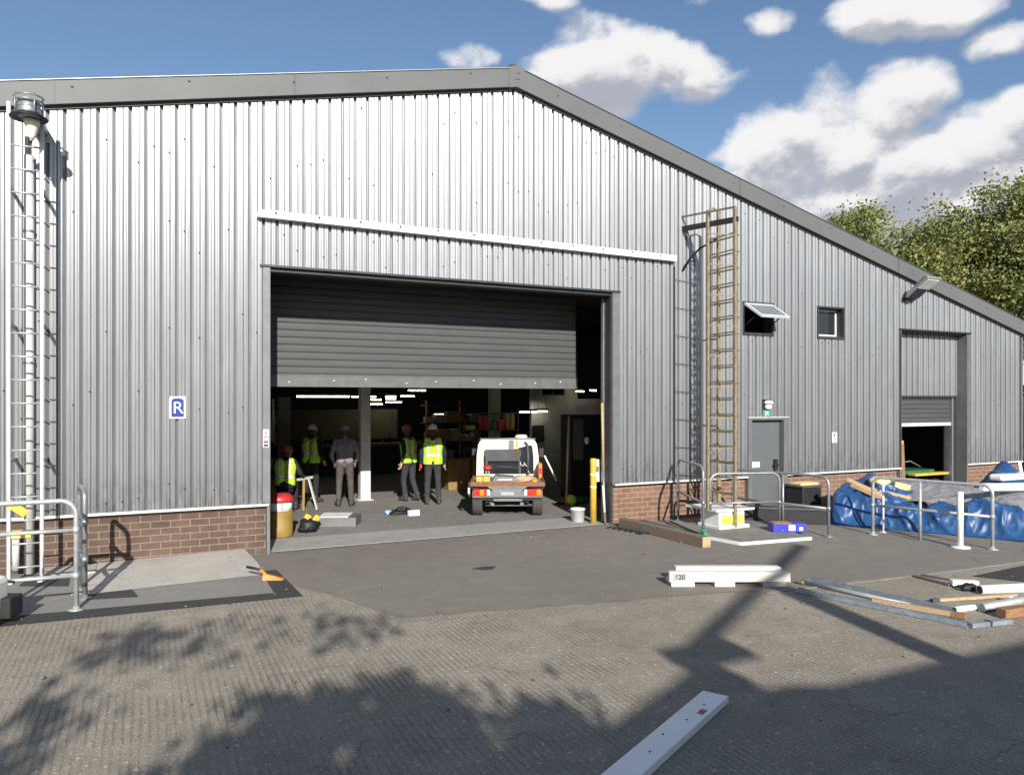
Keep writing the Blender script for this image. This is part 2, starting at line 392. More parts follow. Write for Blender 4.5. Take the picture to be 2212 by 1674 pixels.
# ------------------------------------------------------------------ ground (setting)
def sheet(name, poly, z, mat):
    mb = MB(); n = len(poly); mb.add([(x, y, z) for x, y in poly], [tuple(range(n))])
    o = mb.build(name, mat, origin=(0, 0, 0)); return tag(o, kind='structure')
GX = lambda px, py: tuple(G(px, py))[:2]
mb = MB()
mb.add([(-150, -150, 0), (150, -150, 0), (150, 200, 0), (-150, 200, 0)], [(0, 1, 2, 3)])
tag(mb.build('concrete_yard', 'concrete_yard', origin=(0, 0, 0)), kind='structure')
# the tarmac edge is a ragged line across the yard
random.seed(3)
edge = [(-4.0, -2.95), (-3.52, -4.35), (-2.2, -4.62), (-.32, -4.94), (1.26, -5.25), (3.73, -5.5), (5.7, -5.62), (12, -6.0), (30, -6.8)]
rag = []
for (xa, ya), (xb, yb) in zip(edge[:-1], edge[1:]):
    k = max(2, int((xb - xa) / .12)) if xb - xa < 8 else 8
    for i in range(k):
        t = i / k; rag.append((xa + (xb - xa) * t, ya + (yb - ya) * t + random.uniform(-.035, .035)))
rag.append(edge[-1])
sheet('tarmac_apron', [(30, .25), (-4.7, .25), (-4.7, -1.5), (-4.0, -2.95)][:3] + rag, .004, 'tarmac')
mb = MB()
for (a, b, w) in (((.9, -5.32), (3.2, -5.48), .05), ((3.2, -5.48), (5.9, -5.62), .07)):
    mb.beam((a[0], a[1], .006), (b[0], b[1], .006), w, .008)
tag(mb.build('kerb_strip', 'slab_grey'), kind='structure')
sheet('dark_patch', [GX(2100, 1245), GX(2212, 1222), GX(2400, 1235), GX(2330, 1270)], .008, 'dark_tarmac')
sheet('dark_strip', [(-9.6, -2.45), GX(20, 1330), GX(560, 1277), (-4.7, -1.55), (-4.72, -1.3), (-4.35, -1.3), GX(655, 1288), GX(20, 1352), (-9.6, -2.85)], .008, 'dark_tarmac')
sheet('grey_path', [(-9.6, .02), (-9.6, -2.5), GX(15, 1333), GX(592, 1282), GX(566, 1241), (-4.9, .02)], .010, 'slab_grey')
sheet('dark_path_patch', [GX(180, 1298), GX(190, 1274), GX(280, 1268), GX(299, 1291)], .014, 'dark_tarmac')
sheet('dark_path_square', [GX(40, 1268), GX(60, 1250), GX(152, 1248), GX(148, 1268)], .014, 'dark_tarmac')
mb = MB(); c = G(1048, 1228); mb.add([(c.x + .17 * math.cos(t) * (1 + .3 * math.sin(3 * t)), c.y + .11 * math.sin(t), .0075) for t in np.linspace(0, 2 * math.pi, 18)[:-1]], [tuple(range(17))])
tag(mb.build('oil_stain', 'dark_tarmac', origin=(0, 0, 0)), kind='structure')
mb = MB()   # pale concrete ramp rising a little towards the wall
a, b, c, d = GX(150, 1290), GX(572, 1243), (-4.62, -.005), (-6.62, -.005)
mb.add([(a[0], a[1], .016), (b[0], b[1], .016), (-4.55, -.9, .05), (-4.62, -.004, .10), (-6.62, -.004, .07), (-6.75, -1.0, .045)], [(0, 1, 2, 5), (5, 2, 3, 4)])
tag(mb.build('concrete_ramp', 'ramp', origin=(0, 0, 0)), kind='structure')
mb = MB(); mb.box(-7.28, -6.63, -.62, -.03, .0, .075)
tag(mb.build('concrete_step', 'ramp', bevel=.01), kind='structure')

# ------------------------------------------------------------------ the workshop building
XL, XR = -9.2, 15.12
JL, JR, JT = -4.25, 2.10, 4.49                     # the big doorway
BL, BR, BT = 10.35, 12.80, 4.10                    # the recessed bay
W1 = (5.40, 6.20, 3.84, 4.46); W2 = (7.58, 8.36, 3.84, 4.48)
DL, DR, DT = 5.57, 6.58, 2.03
PZ = .78                                            # top of the brick plinth
def roof_z(x): return 8.02 + (.213 * x if x < 0 else -.257 * x)   # underside of the verge
B = root('workshop_building', (0, 0, 0), 'long low-pitched workshop clad in silver corrugated sheet over a brick plinth', 'workshop')

def profile(x0, x1, pitch=.206, deep=.070):
    """Trapezoidal sheet: (x, y) points, ribs stand out towards -y."""
    pts = []; k0 = math.floor(x0 / pitch) - 1
    x = k0 * pitch
    while x < x1 + pitch:
        for dx, dy in ((0, -deep), (.036, -deep), (.042, -deep + .012), (.043, -deep + .003), (.078, -deep + .003), (.094, -deep + .030), (.0955, -deep + .001), (.124, -deep), (.129, -deep + .009), (.130, -deep), (.150, -deep), (.153, -deep + .012), (.194, 0), (.201, -.006), (.204, -deep + .006)):
            pts.append((x + dx, dy))
        x += pitch
    return pts
def sheet_strips(mb, x0, x1, zlo, zhi, holes=(), y0=0.0):
    pts = profile(x0, x1); cuts = sorted(set([x0, x1] + [h[0] for h in holes if x0 < h[0] < x1] + [h[1] for h in holes if x0 < h[1] < x1] + ([0.0] if x0 < 0 < x1 else [])))
    xs = [p[0] for p in pts]
    def yat(x):
        for (xa, ya), (xb, yb) in zip(pts[:-1], pts[1:]):
            if xa <= x <= xb: return ya + (yb - ya) * (x - xa) / (xb - xa + 1e-9)
        return 0
    allx = sorted(set([p for p in pts if x0 < p[0] < x1] + [(c, yat(c)) for c in cuts]))
    for (xa, ya), (xb, yb) in zip(allx[:-1], allx[1:]):
        if xb - xa < 1e-6: continue
        xm = (xa + xb) / 2
        lo = zlo(xm) if callable(zlo) else zlo
        iv = [(lo, None)]
        for h in holes:
            if h[0] < xm < h[1]:
                out = []
                for a, b in iv:
                    if b is None or (h[2] < b):
                        if h[2] > a: out.append((a, h[2]))
                        out.append((h[3], b))
                    else: out.append((a, b))
                iv = out
        for a, b in iv:
            za = zb = b
            if b is None: za, zb = (zhi(xa), zhi(xb)) if callable(zhi) else (zhi, zhi)
            if min(za, zb) <= a + 1e-4: continue
            mb.add([(xa, y0 + ya, a), (xb, y0 + yb, a), (xb, y0 + yb, zb), (xa, y0 + ya, za)], [(0, 1, 2, 3)])
holes = [(JL, JR, -1, JT), (BL, BR, -1, BT), (DL, DR, -1, DT), (*W1[:2], W1[2], W1[3]), (*W2[:2], W2[2], W2[3])]
mb = MB(); sheet_strips(mb, XL, XR, PZ, roof_z, holes, -.03)
random.seed(11)                                      # fixing screws, a few missing or rusty
k = math.floor(XL / .206)
while k * .206 < XR - .3:
    x = k * .206 + .075; k += 1
    if x < XL + .1: continue
    for z in (1.05, 2.3, 3.55, 4.85, 6.1, 7.3):
        z += random.uniform(-.25, .25)
        if z > roof_z(x) - .2 or random.random() < .6: continue
        if any(h[0] - .06 < x < h[1] + .06 and h[2] - .05 < z < h[3] + .05 for h in holes): continue
        mb.lathe([(.013, 0), (.013, .006), (.006, .012)], 6, 1, Matrix.Translation((x, -.10, z)) @ Matrix.Rotation(R(90), 4, 'X'), False)
def uv_xz(o):
    uv = o.data.uv_layers.new(name='UVMap'); me = o.data; n = len(me.loops); vi = np.empty(n, np.int32); me.loops.foreach_get('vertex_index', vi)
    co = np.empty(len(me.vertices) * 3); me.vertices.foreach_get('co', co); co = co.reshape(-1, 3)[vi]
    a = np.empty((n, 2), np.float32); a[:, 0] = co[:, 0]; a[:, 1] = co[:, 2]; uv.data.foreach_set('uv', a.ravel()); return o
uv_xz(mb.build('cladding', ['clad', 'dark_trim'], B))

# brick plinth: left piece browner than the right ones
mb = MB(); mb.box(XL, JL - .05, 0.0, .22, 0, PZ - .03); mb.build('plinth', 'brick_dark', B)
for a, b in ((JR + .06, DL - .05), (DR + .05, BL - .02), (BR + .03, XR)):
    mb = MB(); mb.box(a, b, 0.0, .22, 0, PZ - .03); tag(mb.build('plinth', 'brick_tan', B), 'lighter tan brick plinth')

# drip flashing on top of the plinth
for a, b in ((XL, JL - .02), (JR + .06, DL - .05), (DR + .05, BL - .01), (BR + .03, XR + .02)):
    mb = MB(); mb.box(a, b, -.115, -.03, PZ - .022, PZ + .014); mb.box(a, b, -.03, .2, PZ - .03, PZ - .004); mb.build('drip_flashing', 'white_trim', B)
# verge boards
def verge(xa, xb, name, seams):
    mb = MB(); za, zb = roof_z(xa), roof_z(xb); h = .335 if xa < -1 else .35
    mb.add([(xa, -.20, za), (xb, -.20, zb), (xb, -.20, zb + h), (xa, -.20, za + h), (xa, .0, za), (xb, .0, zb), (xb, .0, zb + h), (xa, 0, za + h)],
           [(0, 1, 2, 3), (0, 4, 5, 1), (3, 2, 6, 7), (0, 3, 7, 4), (1, 5, 6, 2)])
    zz = lambda x: za + (zb - za) * (x - xa) / (xb - xa)
    for sx in seams:
        mb.add([(sx, -.204, zz(sx)), (sx + .012, -.204, zz(sx)), (sx + .012, -.204, zz(sx) + h), (sx, -.204, zz(sx) + h)], [(0, 1, 2, 3)], 1)
    n = int((xb - xa) / 1.4)
    for i in range(n):
        x = xa + (i + .5) * (xb - xa) / n; mb.lathe([(.017, 0), (.017, .006), (.006, .011)], 8, 1, Matrix.Translation((x, -.2, zz(x) + .2 + .03 * (i % 3))) @ Matrix.Rotation(R(90), 4, 'X'), False)
    # small upstand on top of the board and the dark closer strip under it
    mb.add([(xa, -.22, za + h), (xb, -.22, zb + h), (xb, -.22, zb + h + .009), (xa, -.22, za + h + .009), (xa, .0, za + h + .001), (xb, .0, zb + h + .001), (xb, 0, zb + h + .010), (xa, 0, za + h + .010)],
           [(0, 1, 2, 3), (3, 2, 6, 7), (0, 4, 5, 1)], 2)
    mb.build(name, ['fascia', 'dark_trim', 'galv_light' if xa < -1 else 'fascia'], B)
    mb = MB(); mb.add([(xa, -.125, za - .045), (xb, -.125, zb - .045), (xb, -.125, zb + .02), (xa, -.125, za + .02), (xa, -.03, za - .045), (xb, -.03, zb - .045)], [(0, 1, 2, 3), (0, 4, 5, 1)])
    mb.build('closer_strip', 'dark_trim', B)
verge(XL, -.14, 'verge_board', (-7.15, -3.9)); verge(.14, XR + .42, 'verge_board', (5.2, 10.1))
mb = MB()
za = roof_z(-.16); zb = roof_z(.16)
mb.prism([(-.16, za - .01), (0, roof_z(0) - .008), (.16, zb - .01), (.16, zb + .365), (0, roof_z(0) + .39), (-.16, za + .35)], -.215, .02, 0, 'y')
mb.box(-.05, .06, -.221, -.216, roof_z(0) + .12, roof_z(0) + .13, 1); mb.lathe([(.018, 0), (.018, .006), (.005, .01)], 8, 1, Matrix.Translation((.02, -.215, roof_z(0) + .24)) @ Matrix.Rotation(R(90), 4, 'X'), False)
mb.build('ridge_flashing', ['fascia', 'dark_trim'], B)
mb = MB(); zr = roof_z(0) + .365; mb.prism([(-.20, zr - .03), (.20, zr - .03), (.06, zr + .075), (-.06, zr + .075)], -.10, 28, 0, 'y'); mb.build('ridge_cap', 'dark_trim', B)
# roof sheets, back and side walls
mb = MB()
for xa, xb in ((XL - .3, 0), (0, XR + .42)):
    za, zb = roof_z(xa) + .295, roof_z(xb) + .295
    mb.add([(xa, 0, za), (xb, 0, zb), (xb, 28, zb), (xa, 28, za), (xa, 0, za + .05), (xb, 0, zb + .05), (xb, 28, zb + .05), (xa, 28, za + .05)], [(0, 1, 2, 3), (4, 5, 6, 7), (0, 1, 5, 4), (2, 3, 7, 6), (1, 2, 6, 5), (3, 0, 4, 7)])
mb.build('roof', 'dark_trim', B)
mb = MB()
mb.box(XL, XL + .12, .22, 28, 0, roof_z(XL) + .3); mb.box(XR - .12, XR, .22, 28, 0, roof_z(XR) + .3); mb.box(XL, XR, 27.88, 28, 0, 4.2)
mb.build('outer_wall', 'dark_trim', B)
# end corner trim on the right
mb = MB(); mb.box(XR - .1, XR + .03, -.1, .05, PZ + .014, roof_z(XR) - .02); mb.box(XR + .0, XR + .03, .05, 6, PZ, roof_z(XR) - .02); mb.build('corner_trim', 'grey_trim', B)
# inner lining right behind the sheet (stops the sun leaking through)
mb = MB()
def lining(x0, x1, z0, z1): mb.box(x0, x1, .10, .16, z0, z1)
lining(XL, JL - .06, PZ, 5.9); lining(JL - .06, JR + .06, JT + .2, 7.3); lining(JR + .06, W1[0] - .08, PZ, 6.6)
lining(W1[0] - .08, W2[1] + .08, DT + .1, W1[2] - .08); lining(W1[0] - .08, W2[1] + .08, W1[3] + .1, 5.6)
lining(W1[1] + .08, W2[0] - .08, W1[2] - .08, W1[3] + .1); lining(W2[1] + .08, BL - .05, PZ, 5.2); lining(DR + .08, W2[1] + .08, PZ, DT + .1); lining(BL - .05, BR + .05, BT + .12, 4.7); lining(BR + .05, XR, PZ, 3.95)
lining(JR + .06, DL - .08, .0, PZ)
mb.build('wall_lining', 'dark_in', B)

# the long white rail over the doorway
p = P(553, 466); q = P(1447, 565)
mb = MB(); mb.beam((p.x, -.16, 5.265), (q.x, -.16, 5.215), .12, .085)
mb.beam((p.x, -.225, 5.31), (q.x, -.225, 5.26), .012, .05)
n = 12
for i in range(n):
    t = (i + .4) / n; mb.lathe([(.016, 0), (.016, .008), (.006, .012)], 8, 1, Matrix.Translation((p.x + (q.x - p.x) * t, -.232, 5.305 - .05 * t)) @ Matrix.Rotation(R(90), 4, 'X'), False)
mb.build('canopy_rail', ['white_worn', 'black_metal'], B)
# doorway trims
mb = MB(); mb.box(JL - .16, JR + .17, -.135, -.03, JT - .012, JT + .022); mb.box(JL - .02, JR + .02, -.06, .2, JT - .07, JT - .016); mb.build('door_header', 'dark_trim', B)
mb = MB(); mb.box(JL - .115, JL - .004, -.112, -.03, PZ + .03, JT - .014); mb.box(JL - .045, JL - .002, -.03, .2, .0, JT - .07); mb.box(JL - .05, JL - .0, -.07, -.03, 0.0, PZ - .03); mb.build('door_jamb', 'grey_trim', B)
mb = MB(); mb.box(JR + .0, JR + .17, -.112, -.03, PZ + .03, JT - .014); mb.box(JR + .002, JR + .06, -.03, .18, .0, JT - .07, 1); mb.build('door_jamb', ['grey_trim', 'dark_trim'], B)
# roller shutter, a little more than half up, hung 1.25 m inside
SY = 1.25; ST0, SZ = 4.45, 2.64; SXL, SXR = JL + .02, 2.08
mb = MB(); z = SZ + .22; k = 0
while z < ST0:
    h = .128
    prof = [(0, -.012), (.010, -.012), (.014, .006), (.03, .009), (.07, .0105), (.112, .009), (.122, .005)]
    for (a, ya), (b, yb) in zip(prof, prof[1:] + [(h, -.012)]):
        mb.add([(SXL, SY - ya, z + a), (SXR, SY - ya, z + a), (SXR, SY - yb, z + b), (SXL, SY - yb, z + b)], [(0, 1, 2, 3)], 0, False)
    z += h; k += 1
sh = mb.build('roller_shutter', 'shutter', B)
mb = MB(); mb.box(SXL, SXR, SY - .02, SY + .03, SZ, SZ + .22); mb.box(SXL, SXR, SY - .045, SY - .02, SZ + .0, SZ + .045); mb.box(SXL, SXR, SY - .03, SY - .02, SZ + .20, SZ + .22)
for i in range(9): mb.lathe([(.02, 0), (.02, .01), (.008, .016)], 8, 1, Matrix.Translation((SXL + .5 + i * .68 + .1 * (i % 2), SY - .02, SZ + .08 + .03 * (i % 3))) @ Matrix.Rotation(R(90), 4, 'X'), False)
mb.build('bottom_rail', ['shutter_bar', 'galv_light'], sh)
mb = MB(); mb.box(JR - .02, JR + .06, .19, .27, 0, 4.4, 0); mb.build('guide_rail', 'galv', B)
mb = MB(); mb.tube([(JL, .75, 4.75), (JR + .3, .75, 4.75)], .22, 14); mb.build('shutter_drum', 'dark_trim', B)

# recessed bay on the right: corrugated infill, small half-open shutter
RY = .24
mb = MB(); sheet_strips(mb, BL, BR, 2.52, BT + .05, (), RY); uv_xz(mb.build('bay_infill', 'clad', B))
mb = MB(); mb.box(BL - .1, BR + .12, -.15, -.03, BT - .014, BT + .02, 0); mb.box(BL - .0, BR, -.06, RY + .06, BT - .05, BT - .016, 0); mb.build('bay_header', 'dark_trim', B)
mb = MB(); mb.box(BR, BR + .05, -.1, RY + .3, .0, BT - .05); mb.box(BR + .05, BR + .13, -.105, -.03, PZ + .03, BT - .014); mb.build('bay_reveal', 'grey_trim', B)
mb = MB(); mb.box(BL - .06, BL, -.1, RY + .3, .0, BT - .05); mb.build('bay_reveal', 'grey_trim', B)
mb = MB(); z = 1.84; zt = 2.5
while z < zt - .05:
    h = .112
    for (a, ya), (b, yb) in zip([(0, 0), (.012, .012), (.05, .018), (.096, .012)], [(.012, .012), (.05, .018), (.096, .012), (h, 0)]):
        mb.add([(BL, RY + .03 - ya, z + a), (BR - .14, RY + .03 - ya, z + a), (BR - .14, RY + .03 - yb, z + b), (BL, RY + .03 - yb, z + b)], [(0, 1, 2, 3)])
    z += h
sh2 = mb.build('bay_shutter', 'shutter', B)
mb = MB(); mb.box(BL, BR - .14, RY - .01, RY + .05, 1.76, 1.84); mb.build('bottom_rail', 'white_trim', sh2)
mb = MB(); mb.box(BL, BR, RY - .06, RY + .0, 2.47, 2.515); mb.build('bay_drip', 'dark_trim', B)
mb = MB(); mb.box(BR - .13, BR - .07, RY - .03, RY + .06, 0, 2.46); mb.build('bay_guide', 'galv', B)

# personnel door
mb = MB(); mb.box(DL + .06, DR - .06, .01, .055, .03, DT - .06); mb.box(DL + .05, DR - .05, .004, .05, 0.0, .03)
dr = mb.build('door', 'door', B)
mb = MB(); mb.box(DR - .24, DR - .15, -.05, .008, .88, 1.12); mb.box(DR - .28, DR - .14, -.07, -.05, .98, 1.02); mb.build('handle', 'black', dr)
mb = MB(); mb.box(DL + .12, DL + .38, .004, .0098, .96, 1.08); mb.build('notice', 'white', dr)
for z in (.35, 1.62): mb = MB(); mb.tube([(DL + .06, -.012, z), (DL + .06, -.012, z + .12)], .016, 8); mb.build('hinge', 'white_trim', dr)
mb = MB(); mb.box(DL - .05, DL + .05, -.12, .06, 0, DT - .05); mb.box(DR - .05, DR + .06, -.12, .06, 0, DT - .05); mb.box(DL - .05, DR + .06, -.12, .06, DT - .05, DT + .012); mb.build('door_frame', 'grey_trim', B, bevel=.004)
mb = MB(); mb.box(DL - .07, DR + .08, -.14, -.12, DT - .002, DT + .016); mb.build('door_drip', 'white_trim', B)
mb = MB(); mb.box(DL - .1, DR + .1, .06, .16, 0, DT); mb.build('wall_lining', 'dark_in', B)

# windows: first one top-hung and propped open, second shut
def window(w, opened):
    x0, x1, z0, z1 = w
    mb = MB(); t = .035
    mb.box(x0 - t, x1 + t, -.125, -.02, z1, z1 + t); mb.box(x0 - t, x1 + t, -.125, -.02, z0 - t - .02, z0); mb.box(x0 - t, x0, -.12, .14, z0, z1); mb.box(x1, x1 + t, -.12, .14, z0, z1)
    mb.box(x0, x1, -.02, .14, z1, z1 + .03); mb.box(x0, x1, -.02, .14, z0 - .03, z0)
    fr = mb.build('window', 'dark_trim', B)
    W_, H_ = x1 - x0, z1 - z0
    ang = R(-58) if opened else 0
    yh = -.10 if opened else .10
    X = Matrix.Translation((x0, yh, z1 - .01)) @ Matrix.Rotation(ang, 4, 'X')
    H2 = H_ - .02
    sb = MB(); s = .05
    sb.box(0.004, s, -.025, .02, -H2, 0, 0, X); sb.box(W_ - s, W_ - .004, -.025, .02, -H2, 0, 0, X); sb.box(s, W_ - s, -.025, .02, -s, 0, 0, X); sb.box(s, W_ - s, -.025, .02, -H2, -H2 + s, 0, X)
    sb.build('sash', 'white_trim', fr)
    gb = MB(); gb.box(s, W_ - s, -.006, .004, -H2 + s, -s, 0, X); gb.build('pane', 'glass_sky' if opened else 'glass', fr)
    if opened:
        for xx in (x0 + .05, x1 - .05): st = MB(); st.beam((xx, -.03, z0 + .12), (xx, -.36, z0 + .30), .012, .02); st.build('stay', 'black_metal', fr)
    return fr
window(W1, True); window(W2, False)
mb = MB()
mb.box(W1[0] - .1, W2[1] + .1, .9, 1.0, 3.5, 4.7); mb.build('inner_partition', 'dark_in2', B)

# ------------------------------------------------------------------ inside the workshop (fixed fabric)
mb = MB(); mb.add([(XL + .1, .0, .012), (XR - .1, .0, .012), (XR - .1, 27.9, .012), (XL + .1, 27.9, .012)], [(0, 1, 2, 3)])
mb.build('floor_slab', 'floor', B)
mb = MB(); mb.add([(JL, -.01, .016), (JR + .05, -.01, .016), (JR + .05, 1.05, .016), (JL, 1.15, .016)], [(0, 1, 2, 3)]); mb.build('threshold', 'threshold', B)
mb = MB(); mb.add([(JL + .05, -.03, .020), (JR + .02, -.03, .020), (JR + .02, .025, .020), (JL + .05, .035, .020)], [(0, 1, 2, 3)]); mb.build('threshold_line', 'white_line', B)
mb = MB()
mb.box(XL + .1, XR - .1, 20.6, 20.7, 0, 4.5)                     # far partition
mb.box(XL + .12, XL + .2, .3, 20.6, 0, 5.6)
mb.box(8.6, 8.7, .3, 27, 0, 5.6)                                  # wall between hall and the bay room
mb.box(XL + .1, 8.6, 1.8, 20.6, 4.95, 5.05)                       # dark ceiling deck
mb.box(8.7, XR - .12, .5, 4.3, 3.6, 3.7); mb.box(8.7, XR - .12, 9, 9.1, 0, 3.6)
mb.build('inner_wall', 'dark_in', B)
mb = MB(); mb.box(8.7, XR - .12, 4.3, 4.4, 0, 3.7); mb.build('bay_bounce_wall', 'in_white', B)  # pale wall added close to the opening to catch sky light
mb = MB(); mb.box(4.5, 4.9, 7.95, 8.0, 0, 4.4); mb.box(4.9, 5.7, 7.95, 8.0, 0, 2.55); mb.box(5.7, 6.15, 7.95, 8.0, 0, 4.4); mb.box(6.15, 8.6, 7.95, 8.0, 0, 2.45)
tag(mb.build('office_wall', 'in_white', B), 'off-white partition with a high window opening')
mb = MB()
for x in (4.9, 5.28, 5.66): mb.box(x, x + .035, 7.96, 7.99, 2.55, 4.3)
for z in (2.55, 3.1): mb.box(4.9, 5.7, 7.955, 7.985, z, z + .04)
mb.build('office_window', 'in_tan', B)
mb = MB(); mb.box(-1.6, 3.2, 16.9, 17.0, .9, 2.05); mb.build('tan_board', 'in_tan', B)
# steel columns (white paint)
c = G(790, 1082)
mb = MB(); mb.box(c.x - .12, c.x + .12, c.y, c.y + .24, .03, 4.94); mb.box(c.x - .19, c.x + .19, c.y - .04, c.y + .28, .0125, .03)
mb.build('column', 'col_white', B, bevel=.006)
for x, y, w in ((4.0, 9.6, .3), (-4.6, 12.0, .2)):
    mb = MB(); mb.box(x, x + w, y, y + w, .0125, 4.94); mb.build('column', 'in_white', B)
for y in (6, 10, 14, 18): mb = MB(); mb.box(XL + .2, 8.6, y, y + .12, 4.6, 4.94); mb.build('ceiling_joist', 'dark_in2', B)
# ------------------------------------------------------------------ things fixed to or standing at the wall
# ladder at the left end, standing 0.68 m off the wall
LY = -.68; lx0, lx1 = -7.62, -7.25; LT = 6.28
rt = root('wall_ladder', (lx0 + .18, LY, .0), 'tall plain galvanised ladder rising from the grey path beside the white downpipe', 'ladder')
for x in (lx0, lx1):
    mb = MB(); mb.beam((x, LY, .02), (x, LY, LT), .045, .06); mb.box(x - .05, x + .05, LY - .06, LY + .06, .012, .03); mb.build('stile', 'galv_light', rt, bevel=.004)
z = .22
while z < LT - .5: mb = MB(); mb.tube([(lx0 + .02, LY, z), (lx1 - .02, LY, z)], .0125, 8); mb.build('rung', 'galv_light', rt); z += .306
for z in (1.6, 3.4, 5.2):
    for x in (lx0, lx1): mb = MB(); mb.beam((x, LY, z), (x, -.05, z), .03, .04); mb.build('wall_bracket', 'galv', rt)
# white downpipe
rt = root('downpipe', (-7.45, -.15, .012), 'fat white plastic downpipe running down the cladding behind the left ladder', 'downpipe')
mb = MB(); mb.tube([(-7.45, -.16, .03), (-7.45, -.16, 5.75)], .062, 16); mb.build('pipe', 'pipe_white', rt)
mb = MB(); mb.tube([(-7.60, -.19, .10), (-7.60, -.19, .52)], .045, 14); mb.build('stub_pipe', 'pipe_white', rt)
mb = MB(); mb.box(-7.655, -7.42, -.24, -.14, .53, .63); mb.build('yellow_band', 'yellow_bright', rt, bevel=.01)
for z in (1.1, 2.9, 4.7): mb = MB(); mb.lathe([(.070, 0), (.070, .03)], 16, 0, Matrix.Translation((-7.45, -.16, z))); mb.build('pipe_clip', 'galv', rt)
# round lamp in a cage at the head of the ladder
lp = P(62, 240, -.98)
rt = root('yard_lamp', (lp.x, 0, lp.z), 'round metal yard lamp on an arm above the left ladder', 'lamp')
X = Matrix.Translation((lp.x, -.98, lp.z))
mb = MB(); mb.lathe([(.0, .13), (.10, .125), (.13, .10), (.135, -.02), (.125, -.08), (.0, -.085)], 20, 0, X); mb.lathe([(.136, .03), (.141, .04), (.136, .05)], 20, 0, X); mb.build('housing', 'galv', rt)
mb = MB(); mb.lathe([(.13, -.03), (.215, -.085), (.22, -.10), (.20, -.105), (.12, -.075)], 24, 0, X); mb.build('rim', 'black_metal', rt)
mb = MB()
for a in (.5, 2.2, 3.7, 5.2): mb.tube([(lp.x +   .165 * math.cos(a), -.98 +   .165 * math.sin(a), lp.z - .09), (lp.x +   .165 * math.cos(a), -.98 +   .165 * math.sin(a), lp.z + .2)], .010, 6)
for zz in (.14, .2): mb.tube([(lp.x +   .165 * math.cos(t * .5236), -.98 +   .165 * math.sin(t * .5236), lp.z - .03 + zz) for t in range(13)], .011, 6, caps=False)
mb.build('cage', 'galv', rt)
mb = MB(); mb.lathe([(.10, -.10), (.085, -.16), (.05, -.30), (.015, -.36), (0, -.36)], 18, 0, Matrix.Translation((lp.x + .03, -.93, lp.z))); mb.build('cone', 'cream_worn', rt)
mb = MB(); mb.beam((lp.x + .05, -.9, lp.z + .02), (lp.x + .05, -.05, lp.z + .02), .16, .10); mb.box(lp.x - .08, lp.x + .18, -.09, -.04, lp.z - .12, lp.z + .16); mb.build('arm', 'galv', rt)

# caged ladder in rusty cream paint, edge-on to the wall
cx = 3.80; YN, YF = -1.60, -.85; CT_ = 5.97; CB = .42
rt = root('caged_ladder', (cx, -1.2, CB), 'rusty cream steel access ladder with a landing bar, left of the grey door', 'ladder')
for y in (YN, YF): mb = MB(); mb.beam((cx, y, CB if y == YF else .06), (cx, y, CT_ + (.1 if y == YF else 0)), .055, .055, 0); mb.build('stile', 'rusty_cream', rt)
mb = MB(); mb.beam((cx + .27, YF, CB), (cx + .27, YF, CT_ + .12), .075, .05); mb.build('ladder_pole', 'rusty_cream', rt)
z = CB + .25; k = 0
while z < CT_ - .4:
    mb = MB()
    for dz, dx in ((0, 0), (-.035, .10)): mb.beam((cx + dx, YN, z + dz), (cx + dx, YF, z + dz), .024, .022)
    mb.beam((cx, YF, z), (cx + .27, YF, z), .02, .02)
    mb.build('rung', 'rusty_cream', rt); z += .292 if k < 4 else .305; k += 1
mb = MB(); mb.beam((cx + .03, -1.63, CT_ - .23), (cx + .0, -.04, CT_ - .10), .06, .10); mb.build('landing_bar', 'black_metal', rt)
mb = MB(); mb.beam((cx, YN, CT_), (cx - .02, -.05, CT_ + .14), .03, .035); mb.beam((cx - .02, -.08, CT_ + .16), (cx - .02, -.08, CT_ - .1), .03, .03); mb.tube([(cx, YF, CT_ + .1), (cx + .13, YF, CT_ + .16), (cx + .27, YF, CT_ + .12)], .016, 8); mb.build('handrail', 'rusty_cream', rt)
mb = MB(); mb.tube([(cx + .24, YF, CT_ - .42), (cx + .1, -.5, CT_ - .56), (cx + .0, -.3, CT_ - .75), (cx - .02, -.12, CT_ - .95)], .022, 8); mb.build('brace', 'black_metal', rt)
for zz in (1.9, 3.6): mb = MB(); mb.beam((cx + .27, YF, zz), (cx + .27, -.05, zz), .025, .03); mb.build('wall_bracket', 'rusty_cream', rt)
for y, x in ((-1.5, 3.24),): mb = MB(); mb.beam((x, y, .42), (x, y, CT_ - .25), .045, .05); mb.build('stile', 'rusty_cream', rt)  # extra stile added to widen the ladder's shadow on the cladding
for k in range(9): z = CB + .55 + k * .56; mb = MB(); mb.beam((3.24, -1.5, z), (cx, YN, z), .018, .018); mb.build('shadow_bar', 'rusty_cream', rt)  # thin bars added to put rungs into that wider shadow
# cable conduit on the sheet behind it
mb = MB(); mb.beam((4.52, -.11, .1), (4.52, -.11, 5.75), .05, .05); mb.box(4.44, 4.60, -.14, -.08, 3.3, 3.36); mb.box(4.44, 4.60, -.14, -.08, 1.3, 1.36)
tag(mb.build('cable_conduit', 'grey_trim'), 'slim grey conduit strip on the cladding behind the rusty ladder', 'conduit')
